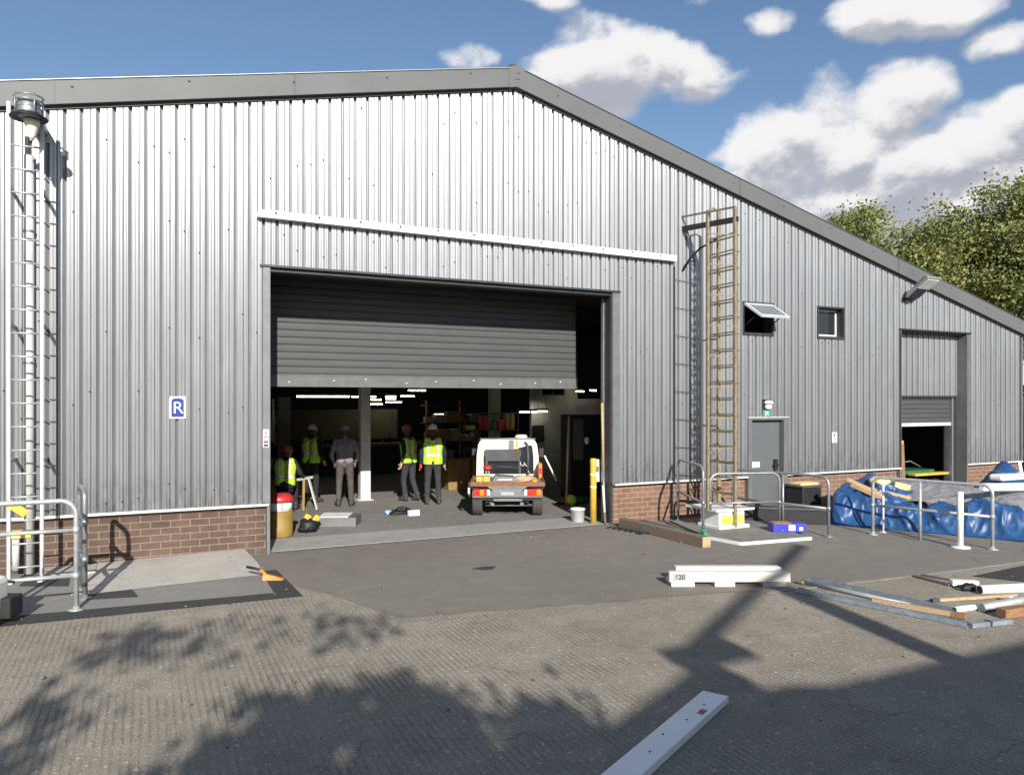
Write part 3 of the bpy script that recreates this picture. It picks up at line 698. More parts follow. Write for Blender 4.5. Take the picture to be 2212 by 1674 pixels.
# plinth box the ladder stands on
rt = root('grit_box', (3.85, -1.28, .0), 'white box with a yellow front panel under the foot of the rusty ladder', 'box')
mb = MB(); mb.box(3.42, 4.14, -1.62, -1.0, .004, .10); mb.build('base', 'white_worn', rt, bevel=.015)
mb = MB(); mb.box(3.47, 4.08, -1.55, -1.02, .10, .36); mb.build('body', 'white_worn', rt, bevel=.02)
mb = MB(); mb.box(3.52, 4.03, -1.575, -1.54, .12, .28); mb.build('panel', 'yellow_bright', rt, bevel=.008)
mb = MB(); mb.box(3.36, 4.28, -1.60, -.72, .36, .40); mb.build('top_plate', 'white_worn', rt, bevel=.006)

# floodlight over the bay
fp = P(1947, 650, -.06)
rt = root('floodlight', (fp.x, -.05, fp.z), 'grey floodlight jutting from the wall over the recessed bay', 'floodlight')
X = Matrix.Translation((fp.x + .10, -.26, fp.z + .03)) @ Matrix.Rotation(R(4), 4, 'Z') @ Matrix.Rotation(R(-36), 4, 'X') @ Matrix.Diagonal((1, .82, 1, 1))
mb = MB()
top = [(-.16, -.06), (.16, -.06), (.23, -.78), (-.23, -.78)]; n = 4
lo_ = [(-.21, -.02), (.21, -.02), (.28, -.86), (-.28, -.86)]
vs = [X @ Vector((a, b, .0)) for a, b in lo_] + [X @ Vector((a, b, .03)) for a, b in lo_] + [X @ Vector((a * .9, b, .13)) for a, b in top]
mb.add(vs, [(4, 5, 9, 8), (5, 6, 10, 9), (6, 7, 11, 10), (7, 4, 8, 11), (8, 9, 10, 11), (0, 1, 5, 4), (1, 2, 6, 5), (2, 3, 7, 6), (3, 0, 4, 7), (0, 3, 2, 1)])
mb.build('housing', 'lamp_grey', rt, bevel=.008)
for (x0, x1, y0, y1, mm) in ((-.19, -.01, -.40, -.06, 'lens_dark'), (.01, .19, -.40, -.06, 'lens_dark'), (-.22, -.01, -.80, -.43, 'lens'), (.01, .22, -.80, -.43, 'lens')):
    mb = MB(); mb.box(x0, x1, y0, y1, -.022, -.003, 0, X); mb.build('lens', mm, rt, bevel=.004)
mb = MB(); mb.box(-.07, .07, -.10, .08, -.02, .08, 0, X); mb.tube([fp + Vector((.02, .03, .03)), fp + Vector((.10, -.24, .05))], .03, 10); mb.build('bracket', 'black_metal', rt)

# signs
def plate(name, x0, x1, z0, z1, y, mat, label, cat):
    rt = root(name, ((x0 + x1) / 2, y, z0), label, cat)
    mb = MB(); mb.box(x0, x1, y, y + .012, z0, z1); mb.build('plate', mat, rt, bevel=.002); return rt
rt = plate('sign', -5.69, -5.47, 2.13, 2.46, -.112, 'white', 'blue and white sign with a letter R on the left cladding', 'sign')
mb = MB(); pts = [(-5.665, 2.155), (-5.495, 2.155), (-5.495, 2.40)] + [(-5.58 + .085 * math.cos(t), 2.40 + .035 * math.sin(t)) for t in np.linspace(0, math.pi, 9)][1:-1] + [(-5.665, 2.40)]
mb.prism(pts, -.1165, -.112, 0, 'y'); mb.build('blue_field', 'blue_sign', rt)
text_mesh('R', .25, facing_wall(Vector((-5.575, -.1185, 2.285))), .003, -.001).build('lettering', 'white', rt)
rt = plate('notice', -4.365, -4.275, 1.67, 1.95, -.128, 'white', 'small red and white notice on the doorway jamb', 'notice')
for z0, z1, m_ in ((1.83, 1.85, 'sign_red'), (1.735, 1.775, 'sign_red'), (1.685, 1.72, 'blue_sign')): mb = MB(); mb.box(-4.355, -4.285, -.131, -.128, z0, z1); mb.build('print_band', m_, rt)
mb = MB(); mb.beam((-4.34, -.130, 1.875), (-4.30, -.130, 1.925), .018, .003, 0, (0, 1, 0)); mb.build('symbol', 'sign_red', rt)
rt = plate('small_sign', 8.01, 8.17, 1.44, 1.68, -.105, 'white', 'tiny white sign with a black number between door and bay', 'sign')
text_mesh('6', .21, facing_wall(Vector((8.09, -.108, 1.565))), .003, .006).build('number', 'black_print', rt)
for z in (1.45, 1.655): mb = MB(); mb.box(8.04, 8.14, -.1085, -.105, z, z + .012); mb.build('print_band', 'sign_red', rt)
# emergency light and exit sign over the door
rt = root('emergency_light', (6.03, -.06, 2.06), 'white dome light over a green and white exit panel above the grey door', 'exit light')
mb = MB(); mb.box(5.91, 6.18, -.10, -.05, 2.09, 2.42); mb.build('back_plate', 'black', rt)
mb = MB(); mb.lathe([(.105, 0), (.10, .02), (.075, .055), (.035, .07), (0, .075)], 18, 0, Matrix.Translation((6.05, -.15, 2.33))); mb.build('dome', 'white', rt)
mb = MB(); mb.box(5.92, 6.17, -.116, -.10, 2.06, 2.20); mb.build('green_panel', 'green', rt)
mb = MB(); mb.lathe([(.0, 0), (.05, .008), (.078, .045), (.07, .1), (.03, .125), (0, .13)], 14, 0, Matrix.Translation((6.04, -.15, 2.20))); mb.build('lamp', 'white', rt)
mb = MB()   # running figure pictogram
for a, b in (((6.03, 2.185), (6.03, 2.12)), ((6.03, 2.12), (6.09, 2.095)), ((6.03, 2.12), (5.985, 2.07)), ((6.03, 2.17), (5.975, 2.14)), ((6.03, 2.17), (6.085, 2.15))): mb.beam((a[0], -.118, a[1]), (b[0], -.118, b[1]), .022, .004, 0, (0, 1, 0))
mb.build('pictogram', 'white', rt)

# ------------------------------------------------------------------ barriers
def barrier(label, a, b, h, mids=(.53,), r=.024, rr=.16, legs=(), mat='galv', flange=True, zb=(0.004, 0.004), group='tube barriers', name='tube_barrier'):
    a = Vector((a[0], a[1], zb[0])); b = Vector((b[0], b[1], zb[1]))
    rt = root(name, (a + b) / 2, label, 'barrier', group)
    mb = MB(); mb.tube(arc_path(a, b, h, rr), r, 12); mb.build('top_hoop', mat, rt)
    for mz in mids:
        mb = MB(); p = Vector((a.x, a.y, mz)); q = Vector((b.x, b.y, mz)); mb.tube([p, q], r * .86, 10)
        d = (q - p).normalized() * .05
        mb.tube([p + Vector((0, 0, -.035)), p + Vector((0, 0, .035))], r * 1.3, 10); mb.tube([q + Vector((0, 0, -.035)), q + Vector((0, 0, .035))], r * 1.3, 10)
        mb.build('mid_rail', mat, rt)
    for t in legs:
        p = a.lerp(b, t); mb = MB(); mb.tube([(p.x, p.y, .004), (p.x, p.y, h - .01)], r * .9, 10); mb.build('leg', mat, rt)
    if flange:
        for p in (a, b):
            mb = MB(); mb.lathe([(.085, 0), (.085, .012), (.035, .016), (.032, .05), (.024, .05)], 14, 0, Matrix.Translation((p.x, p.y, p.z))); mb.build('foot_plate', mat, rt)
    return rt
barrier('galvanised barrier with two cross rails before the left ladder', (-7.62, -2.42), (-6.75, -2.44), 1.26, (.40, .92), .027, .16, (.13,), 'galv_light')
barrier('second galvanised hoop standing end-on behind the left barrier', (-6.69, -1.92), (-6.78, -1.40), 1.32, (.48, .93), .030, .12, (), 'galv')
rt = root('tube_link', (-6.72, -2.18, .4), 'short pair of link rails joining the two left barriers', 'rails', 'tube barriers')
for z in (.45, .92): mb = MB(); mb.tube([(-6.75, -2.44, z), (-6.69, -1.92, z)], .02, 8); mb.build('rail', 'galv', rt)
barrier('galvanised barrier hoop between the timber beam and the brick plinth', (3.50, -.32), (2.82, -1.88), 1.24, (.60,), .026, .17, (), 'galv')
rt = root('clamp', (2.82, -1.88, .0), 'green plastic clamp round the barrier foot by the timber beam', 'clamp')
mb = MB(); mb.lathe([(.09, 0.004), (.09, .05), (.05, .07), (.05, .12), (.03, .12)], 12, 0, Matrix.Translation((2.82, -1.88, .012))); mb.build('collar', 'green', rt)
mb = MB(); mb.box(2.74, 2.79, -1.99, -1.90, .05, .12); mb.build('bolt_lug', 'green', rt)
barrier('galvanised barrier running out from the grey door towards the yard', (4.36, -.92), (4.80, -2.85), 1.06, (.50,), .025, .15, (.55,), 'galv')
barrier('short galvanised barrier with its near leg on the white box', (3.30, -1.50), (4.58, -1.92), 1.06, (.52,), .026, .16, (), 'galv', False, (.40, .004))
barrier('galvanised barrier with three legs in front of the blue tarpaulin', (5.70, -3.03), (6.24, -4.83), 1.03, (.53,), .027, .14, (.42,), 'galv_light')
# bollards and thin posts
p = G(2074, 1183)
rt = root('bollard', (p.x, p.y, 0), 'white pipe bollard in front of the blue tarpaulin barrier', 'bollard')
mb = MB(); mb.lathe([(.05, .02), (.05, .90), (.042, .915), (0, .915)], 16, 0, Matrix.Translation((p.x, p.y, 0))); mb.lathe([(.054, .47), (.054, .49)], 16, 0, Matrix.Translation((p.x, p.y, 0))); mb.build('pipe', 'white', rt)
mb = MB(); mb.lathe([(.15, .004), (.15, .02), (.05, .03)], 18, 0, Matrix.Translation((p.x, p.y, 0))); mb.build('base_plate', 'white', rt)
p = G(1908, 1150)
rt = root('thin_post', (p.x, p.y, 0), 'thin white post beside the tarpaulin barrier', 'post')
mb = MB(); mb.tube([(p.x, p.y, .004), (p.x, p.y, .98)], .018, 8); mb.build('pole', 'white_worn', rt)
mb = MB(); mb.box(p.x - .05, p.x + .05, p.y - .05, p.y + .05, .004, .014); mb.build('base_plate', 'white_worn', rt)

p = G(1283, 1132)
rt = root('bollard', (1.87, .20, .0), 'yellow bollard with two pale bands at the right of the doorway', 'bollard')
X = Matrix.Translation((1.87, .22, .0125))
mb = MB(); mb.lathe([(.062, 0), (.062, 1.24), (.055, 1.26), (0, 1.262)], 18, 0, X); mb.build('post', 'yellow', rt)
for z in (.68, .92): mb = MB(); mb.lathe([(.0635, z), (.0635, z + .045)], 18, 0, X); mb.build('pale_band', 'white_worn', rt)
rt = root('bucket', (1.72, .50, .0), 'white plastic bucket beside the yellow bollard', 'bucket')
X = Matrix.Translation((1.70, .52, .0125))
mb = MB(); mb.lathe([(.125, 0), (.14, .235), (.147, .235), (.147, .26), (.138, .26), (.122, .02), (0, .02)], 22, 0, X); mb.build('tub', 'white', rt)
mb = MB(); mb.tube([(1.70 + .148 * math.cos(t), .52 - .03 + .0 * t, .0125 + .24 - .12 * math.sin(t)) for t in np.linspace(0, math.pi, 9)][:], .004, 6); mb.build('handle', 'galv', rt)
def stick(name, a, b, r, mat, label, cat, tip=None, tipm=None, tipr=1.0, n=10):
    rt = root(name, Vector(a), label, cat); a = Vector(a); b = Vector(b)
    t0 = a if tip is None else a.lerp(b, tip)
    mb = MB(); mb.tube([t0, b], r, n); mb.build('shaft', mat, rt)
    if tip is not None: mb = MB(); mb.tube([a, t0], r * tipr, n); mb.build('tip', tipm, rt)
    return rt
stick('tall_pole', (2.05, .10, .02), (2.02, .14, 2.35), .024, 'wood', 'tall pale wooden pole leaning against the right door jamb', 'pole', .42, 'galv', .95)
stick('stake', (1.99, -.02, .02), (2.03, .12, .75), .022, 'white_worn', 'short pale stake against the right jamb', 'stake', .3, 'wood_grey', 1.0)
rt = root('control_box', (2.0, .22, .9), 'grey wall control box behind the tall wooden pole', 'control box')
mb = MB(); mb.box(1.92, 2.08, .30, .42, .80, 1.24); mb.build('case', 'white_worn', rt, bevel=.012)
mb = MB(); mb.box(1.96, 2.04, .29, .30, 1.0, 1.1); mb.build('cover', 'grey_trim', rt)
# ------------------------------------------------------------------ yard clutter
def lump(name, label, cat, mbs, loc, group=None):
    rt = root(name, loc, label, cat, group)
    for nm, mb, mt, bv in mbs: mb.build(nm, mt, rt, bevel=bv)
    return rt
def single(name, mb, mat, label, cat, group=None, bevel=0.0, kind=None):
    return tag(mb.build(name, mat, bevel=bevel), label, cat, group, kind)
# timber beams by the plinth
a, b = G(1345, 1138), G(1527, 1183); d = (b - a).normalized()
mb = MB(); mb.beam(a + UP * .09, b + UP * .09 - d * .015, .17, .17, 0)
mb2 = MB(); mb2.beam(b + UP * .09 - d * .015, b + UP * .09, .168, .168, 0)
lump('timber_beam', 'long weathered square timber beam lying on the tarmac', 'timber', [('beam', mb, 'wood_grey', .008), ('end_grain', mb2, 'wood', .008)], a)
a, b = G(1385, 1132), G(1462, 1152)
mb = MB(); mb.beam(a + UP * .05, b + UP * .05, .10, .08); single('timber_offcut', mb, 'slate', 'short dark timber behind the long timber beam', 'timber', bevel=.006)
random.seed(5)
mb = MB()
for i in range(7): 
    c = G(1325 + i * 12 + random.uniform(-3, 3), 1142 + i * 2.2); mb.tube([c + Vector((-.12, .05, .02)), c + Vector((0, 0, .05)), c + Vector((.13, -.06, .018))], .014, 7)
single('cable_heap', mb, 'black', 'loose black cable lying at the foot of the right jamb', 'cable')
# grey panel platform and dark board
mb = MB(); poly = [(-.02 + G(*q).x, G(*q).y) for q in ((1448, 1128), (1535, 1166), (1600, 1178), (1752, 1166), (1640, 1128))]
mb.prism(poly, .012, .045)
mb2 = MB()
for q, r_ in (((1535, 1166), (1600, 1178)), ((1600, 1178), (1752, 1166))): mb2.beam(G(*q) + UP * .028, G(*r_) + UP * .028, .05, .05)
lump('ground_panel', 'flat grey panel with a white edge lying by the barriers', 'panel', [('panel', mb, 'deck', .004), ('edge_strip', mb2, 'white_worn', .004)], G(1600, 1150))
# blue carton
rt = root('carton', (4.42, -2.33, .045), 'bright blue printed carton on the grey panel', 'carton')
X = Matrix.Translation((4.42, -2.25, .045)) @ Matrix.Rotation(R(-24), 4, 'Z')
mb = MB(); mb.box(-.30, .30, -.14, .14, 0, .15, 0, X); mb.build('box', 'blue_box', rt, bevel=.006)
mb = MB(); mb.box(-.27, .05, -.13, .13, .151, .158, 0, X); mb.build('flap', 'card', rt)
mb = MB(); mb.box(-.02, .10, -.1435, -.1405, .03, .13, 0, X); mb.box(.17, .24, -.1435, -.1405, .03, .09, 0, X); mb.build('label_print', 'white', rt)
# black trough at the door
rt = root('black_trough', (5.75, -1.4, 0), 'long low black trough in front of the grey door', 'trough')
X = Matrix.Translation((5.35, -1.25, .006)) @ Matrix.Rotation(R(-40), 4, 'Z')
mb = MB(); mb.box(-.78, .78, -.22, .22, 0, .28, 0, X); mb.build('body', 'black', rt, bevel=.015)
mb = MB(); mb.box(-.81, .81, -.25, -.20, .27, .31, 0, X); mb.box(-.81, .81, .20, .25, .27, .31, 0, X); mb.box(-.81, -.77, -.2, .2, .27, .31, 0, X); mb.box(.77, .81, -.2, .2, .27, .31, 0, X); mb.build('rim', 'slate', rt)
# dark bin beside the door with yellow lid
rt = root('storage_bin', (6.75, -.5, 0), 'black lidded bin with a yellow board on top beside the grey door', 'bin')
mb = MB(); mb.box(6.45, 7.0, -.72, -.22, .006, .56); mb.build('body', 'black', rt, bevel=.03)
mb = MB(); mb.box(6.42, 7.03, -.75, -.19, .56, .60); mb.build('lid', 'slate', rt, bevel=.01)
mb = MB(); mb.box(6.46, 6.98, -.66, -.35, .602, .65); mb.build('top_board', 'yellow_pale', rt, bevel=.008)
# white beams on blocks
dx = Vector((.898, -.44, 0)); dy = Vector((.44, .898, 0))
o = G(1447, 1268)
def wb(s0, s1, t0, t1, z0, z1): 
    mb = MB(); X = Matrix(((dx.x, dy.x, 0, o.x), (dx.y, dy.y, 0, o.y), (0, 0, 1, 0), (0, 0, 0, 1)))
    mb.box(s0, s1, t0, t1, z0, z1, 0, X); return mb, X
rt = root('white_beam', o + dx * .8, 'nearer of two white beams on blocks, marked 620', 'beam', 'white beams')
mb, X = wb(.0, 1.52, .02, .14, .06, .185); mb.build('beam', 'cream_worn', rt, bevel=.008)
mb, X = wb(.045, .22, .0165, .0185, .075, .172); lb = mb.build('label_plate', 'grey_print', rt)
text_mesh('620', .085, X @ Matrix.Translation((.135, .015, .122)) @ Matrix.Rotation(R(90), 4, 'X'), .002, .002).build('number', 'black_print', lb)
mb, X = wb(1.48, 1.56, .025, .135, .062, .18); mb.build('end_cap', 'cream_worn', rt)
mb, X = wb(.12, 1.50, .20, .33, .075, .215); rt = root('white_beam', o + dx * .8 + dy * .27, 'farther of the two white beams on blocks', 'beam', 'white beams')
mb.build('beam', 'white_worn', rt, bevel=.008)
mb, X = wb(1.501, 1.53, .21, .32, .08, .2); mb.build('end_cap', 'grey_print', rt)
for s0, s1, m_, lb in ((.02, .32, 'white_worn', 'pale block under the marked end of the white beams'), (.58, .84, 'cream_worn', 'thin cream block under the middle of the white beams'), (1.20, 1.50, 'grey_print', 'grey slotted block under the right end of the white beams')):
    mb, X = wb(s0, s1, .0, .36, .004, .058); single('block', mb, m_, lb, 'block', 'blocks under the white beams', .005)
# steel channels, laths and pipes lying to the right
def channel(name, a, b, w, h, mat, label, group='steel lengths on the ground', z=.006):
    a = Vector(a); b = Vector(b); d = (b - a).normalized(); s = Vector((-d.y, d.x, 0)); mb = MB()
    mb.beam(a + UP * (z + .004), b + UP * (z + .004), w, .008); 
    for k in (-1, 1): mb.beam(a + s * (k * (w / 2 - .003)) + UP * (z + .008 + h / 2), b + s * (k * (w / 2 - .003)) + UP * (z + .008 + h / 2), .006, h)
    n = int((b - a).length / .09)
    for i in range(n):
        c = a.lerp(b, (i + .5) / n); mb.beam(c + UP * (z + .0105) - d * .02, c + UP * (z + .0105) + d * .02, w * .35, .003, 1)
    return single(name, mb, [mat, 'black_metal'], label, 'channel', group)
channel('steel_channel', G(1748, 1254), G(2065, 1326), .11, .04, 'steel_blue', 'wide blue-grey steel channel behind the pale lath')
channel('steel_channel', G(1720, 1279), G(2092, 1355), .09, .045, 'steel_blue', 'long slotted steel channel nearest the camera, ending in a short return')
a = G(2095, 1356); b = G(2182, 1347)
mb = MB(); mb.beam(a + UP * .03, b + UP * .03, .08, .05); mb.beam(a.lerp(b, .42) + UP * .034, a.lerp(b, .48) + UP * .034, .084, .055, 1); single('steel_angle', mb, ['steel_blue', 'dark_trim'], 'short pale steel length at the end of the nearest channel', 'steel length', 'steel lengths on the ground', .004)
a, b = G(1735, 1262), G(1965, 1313); mb = MB(); mb.tube([a + UP * .035, b + UP * .035], .026, 12); single('pipe_length', mb, 'galv_light', 'pale pipe lying between the two steel channels', 'pipe', 'steel lengths on the ground')
a, b = G(1722, 1262), G(1750, 1262); mb = MB(); mb.tube([a + UP * .03, b + UP * .045], .022, 10); mb.blob((a + b) / 2 + UP * .03, (.07, .04, .03), 0, 6, .4, 3); single('pipe_fitting', mb, 'wood_grey', 'rusty fitting at the far end of the steel lengths', 'fitting')
a, b = G(1885, 1303), G(2085, 1338); mb = MB(); mb.beam(a + UP * .04, b + UP * .035, .07, .05); mb2 = MB(); mb2.beam(b + UP * .035 - (b - a).normalized() * .14, b + UP * .034 + (b - a).normalized() * .012, .075, .054)
lump('wood_lath', 'pale wooden lath with a broken brown end among the steel', 'lath', [('lath', mb, 'wood', .004), ('broken_end', mb2, 'wood_brown', .008)], a)
a, b = G(1975, 1246), G(2052, 1266); mb = MB(); mb.beam(a + UP * .02, b + UP * .02, .05, .03); single('batten', mb, 'wood_grey', 'brown batten pointing at the short white box section', 'batten', bevel=.003)
a, b = G(1990, 1243), G(2052, 1254); mb = MB(); mb.beam(a + UP * .012, b + UP * .012, .03, .02); single('steel_strip', mb, 'slate', 'thin dark steel strip above the brown batten', 'strip')
a, b = G(2054, 1266), G(2112, 1268); mb = MB(); mb.beam(a + UP * .05, b + UP * .05, .11, .07); mb2 = MB(); mb2.blob(G(2092, 1275) + UP * .04, (.13, .07, .05), 0, 8, .5, 5)
lump('box_section', 'short white box section wrapped in dark plastic at one end', 'box section', [('section', mb, 'white', .01), ('wrap', mb2, 'black', 0)], a)
def pipe(a, b, r, mat, label, bore='dark_trim', name='white_pipe'):
    a = Vector(a) + UP * r; b = Vector(b) + UP * r; d = (b - a).normalized()
    rt = root(name, a, label, 'pipe', 'pipes on the right')
    mb = MB(); mb.tube([a, b], r, 18); mb.build('pipe', mat, rt)
    mb = MB(); mb.tube([a - d * .003, a + d * .01], r * .80, 16); mb.build('bore', bore, rt)
    return rt
pipe(G(2116, 1284), G(2330, 1274), .058, 'white', 'thick white pipe lying at the right edge')
mb = MB(); c = G(2180, 1300); mb.box(c.x - .03, c.x + .03, c.y - .03, c.y + .03, .006, .07); mb.box(c.x - .09, c.x + .09, c.y - .035, c.y + .035, .006, .02); single('pipe_chock', mb, 'white', 'small white chock under the thick white pipe', 'chock', bevel=.004)
a, b = G(2028, 1300), G(2195, 1289); mb = MB(); mb.beam(a + UP * .025, b + UP * .025, .045, .035); mb2 = MB(); mb2.beam(a + UP * .025 - (b - a).normalized() * .1, a + UP * .025, .05, .04)
lump('wood_stick', 'long straight pale stick with a dark tip below the white pipe', 'stick', [('stick', mb, 'wood', .003), ('tip', mb2, 'slate', .006)], a)
pipe(G(2120, 1322), G(2330, 1285), .052, 'galv_light', 'grey-white plastic pipe over the orange-brown block', 'grey_trim')
pipe(G(2062, 1323), G(2118, 1316), .034, 'white_worn', 'thin pale pipe end poking out beside the wooden lath', 'grey_trim')
a, b = G(2162, 1336), G(2300, 1318); mb = MB(); mb.beam(a + UP * .06, b + UP * .06, .12, .10); single('wood_block', mb, 'wood_brown', 'orange-brown wooden block under the grey-white pipe', 'wood block', bevel=.006)
# white plank in the foreground
a, b = G(1544, 1512), G(1353, 1680); d = (b - a).normalized(); b = a + d * 2.7; s = Vector((-d.y, d.x, 0))
if s.dot(RIGHT) < 0: s = -s
mb = MB(); mb.beam(a + UP * .045, b + UP * .045, .20, .03)
mb.beam(a + s * .098 + UP * .034, b + s * .098 + UP * .034, .034, .058)
rt = lump('white_plank', 'long white plastic plank lying in the shade in the foreground', 'plank', [('plank', mb, 'plank_white', .006)], a)
mb = MB()
for t, q in ((.28, .02), (.62, .02), (.95, -.02), (1.25, .02), (1.7, .0)): mb.lathe([(.009, 0), (.009, .002), (0, .0025)], 8, 0, Matrix.Translation(a + d * t + s * q + UP * .0605))
mb.build('screw_hole', 'black', rt)
c = a + d * .42 + s * .062 + UP * .0612
X = Matrix(((d.x, s.x, 0, c.x), (d.y, s.y, 0, c.y), (0, 0, 1, c.z), (0, 0, 0, 1)))
mb = MB(); mb.box(-.05, .05, -.028, .028, 0, .0012, 0, X); lb = mb.build('sticker', simple('pink_sticker', (.55, .18, .24), .5, 0, .2, 30), rt)
mb = MB()
for k in (-.02, .012): mb.box(-.036, .036, k - .004, k + .005, .0012, .002, 0, X)
mb.box(-.005, .012, -.02, .02, .0012, .002, 0, X); mb.build('sticker_print', 'sign_red', lb)
# orange tool by the ramp
c = G(585, 1254)
rt = root('scraper', c, 'orange scoop-shaped tool with a black grip by the pale ramp', 'scoop')
mb = MB()
pr = [Vector((-.12, -.02, .012)), Vector((.15, -.10, .012)), Vector((.19, .03, .012)), Vector((-.02, .10, .012)), Vector((-.10, .02, .10)), Vector((.06, -.03, .055)), Vector((.08, .03, .05)), Vector((-.04, .06, .09))]
mb.add([c + q for q in pr], [(0, 3, 2, 1), (4, 5, 6, 7), (0, 1, 5, 4), (1, 2, 6, 5), (2, 3, 7, 6), (3, 0, 4, 7)]); mb.tube([c + Vector((-.06, .03, .08)), c + Vector((-.12, .10, .14))], .022, 8); mb.build('scoop', 'orange', rt, bevel=.01)
mb = MB(); mb.tube([c + Vector((-.12, .10, .14)), c + Vector((-.27, .26, .16))], .02, 8); mb.build('grip', 'black', rt)
# yellow tag on the left barrier
p = P(37, 1098, -2.40)
mb = MB(); X = Matrix.Translation(p) @ Matrix.Rotation(R(38), 4, 'Y') ; mb.box(-.11, .11, -.012, .0, -.045, .045, 0, X); 
single('tag', mb, 'yellow', 'yellow-orange tag tied to the left barrier', 'tag', bevel=.004)
# white vehicle-like tub at the far left edge
rt = root('planter_tub', (-7.65, -3.0, 0), 'white tub with a black skirt cut by the left edge', 'tub')
X = Matrix.Translation(G(-96, 1378)) @ Matrix.Rotation(R(-20), 4, 'Z')
mb = MB(); mb.box(-.35, .24, -.25, .55, .14, .52, 0, X); mb.build('shell', 'white', rt, bevel=.06)
mb = MB(); mb.box(-.33, .22, -.2, .62, .004, .15, 0, X); mb.box(.1, .34, .35, .62, .08, .3, 0, X); mb.build('skirt', 'rubber', rt, bevel=.02)
# small debris: pebbles and leaves on the yard
random.seed(21); mb = MB()
for i in range(260):
    x, y = random.uniform(-8, 7), random.uniform(-8.5, -.6)
    s_ = random.uniform(.006, .016) * (1 if random.random() < .9 else 1.8)
    k = 2 if random.random() < .75 else 0
    mb.blob((x, y, s_ * .5 + .003), (s_, s_ * random.uniform(.6, 1), s_ * .6), random.choice((0, 0, 1, 2)), 3, .5, i)
tag(mb.build('gravel', ['deck', 'slate', 'wood_grey']), kind='stuff')

# ------------------------------------------------------------------ tarpaulins and what lies in them
def ridge(p): return 1 - 2 * abs(mnoise.noise(p))
def fold(p, s=1.0):
    """Displacement along the normal: broad swags, then sharper creases that run down the slope."""
    x, y, z = p; w = mnoise.noise(Vector((x * .9, y * .9, s))) * .5
    a = Vector((x * 1.5 + w, y * 1.5 - w, z * .6 + s)); b_ = Vector((x * 3.6 + w * 2, y * 3.6, z * 1.3 + s * 2)); c_ = Vector((x * 7.5 - w * 3, y * 7.5 + w, z * 3.0 + s * 3))
    r1, r2, r3 = ridge(a), ridge(b_), ridge(c_)
    return .075 * r1 * abs(r1) + .060 * (max(0, r2) ** 3 - .25) + .026 * (max(0, r3) ** 3 - .2)
def ss(t): t = max(0, min(1, t)); return t * t * (3 - 2 * t)
def cloth(name, mat, label, outline, hfun, n=80, m=80, seed=1.0, thick=.006, amp=1.0, cat='tarpaulin'):
    """Sheet over outline(u, v) -> (x, y); hfun(x, y, u, v) gives the height, folds are added."""
    vs = []; fs = []; g = np.zeros((m + 1, n + 1, 3))
    for j in range(m + 1):
        for i in range(n + 1):
            u, v = i / n, j / m; x, y = outline(u, v)
            x += mnoise.noise(Vector((u * 5, v * 5, seed + 20))) * .10; y += mnoise.noise(Vector((u * 5, v * 5, seed + 40))) * .10
            g[j, i] = (x, y, hfun(x, y, u, v))
    du = np.gradient(g, axis=1); dv = np.gradient(g, axis=0); nn = np.cross(du, dv); nn /= np.linalg.norm(nn, axis=2)[..., None] + 1e-9
    nn *= np.sign(nn[..., 2:3] + 1e-9)
    for j in range(m + 1):
        for i in range(n + 1):
            e = min(i / n, 1 - i / n, j / m, 1 - j / m); f = fold(g[j, i], seed) * amp * (.3 + .7 * ss(e * 8))
            q = g[j, i] + nn[j, i] * f
            vs.append((q[0], q[1], max(.012 + .010 * abs(mnoise.noise(Vector((q[0] * 6, q[1] * 6, 1)))), q[2])))
    for j in range(m):
        for i in range(n):
            a = j * (n + 1) + i; fs.append((a, a + 1, a + n + 2, a + n + 1))
    mb = MB(); mb.add(vs, fs, 0, True); o = mb.build(name, mat)
    md = o.modifiers.new('Solidify', 'SOLIDIFY'); md.thickness = thick; md.offset = -1
    return tag(o, label, cat)
def quad_outline(a, b, c, d, bulge=0.0):
    a, b, c, d = [Vector((p[0], p[1], 0)) for p in (a, b, c, d)]
    def f(u, v):
        p = a.lerp(b, u).lerp(d.lerp(c, u), v); return p.x, p.y
    return f
# big blue heap: front roll runs from the trough to beyond the barrier; a = front-left ... going round
def big(x, y, u, v):
    roll = .47 * ss(v / .14) * (1 - .6 * ss((v - .24) / .3)) * (.88 + .2 * math.sin(u * 9 + 1))
    roll *= ss(u / .07) * ss((1 - u) / .12)
    tent = .84 * max(0, 1 - math.hypot((u - .22) / .36, (v - .62) / .58)) ** .85 * ss((1 - v) / .22) * ss(u / .06)
    return max(roll, tent) + .25 * min(roll, tent)
cloth('blue_tarpaulin', 'tarp_blue', 'large crumpled blue tarpaulin heap behind the barriers', quad_outline((5.85, -1.75), (7.55, -5.0), (9.6, -3.2), (8.0, -.35)), big, 190, 130, 1.0, amp=1.15)
cloth('blue_tarpaulin', 'tarp_blue', 'smaller peaked blue tarpaulin in front of the recessed bay', quad_outline((9.4, -2.1), (10.1, -3.4), (13.2, -2.2), (12.2, -.5)),
      lambda x, y, u, v: 1.0 * max(0, 1 - math.hypot((u - .48) / .55, (v - .48) / .6)) ** 1.05 + .05, 60, 60, 4.0, amp=.55)
def greyh(x, y, u, v): return .41 + .24 * v + .05 * math.sin(u * 7) - .30 * ss((u - .75) / .25) * (1 - v) ** 2 + .04 * u
cloth('grey_tarpaulin', 'tarp_grey', 'smooth grey sheet laid over the back of the blue heap', quad_outline((7.15, -2.1), (8.05, -4.75), (9.5, -3.9), (8.6, -1.2)), greyh, 90, 60, 7.0, amp=.55, cat='sheet')
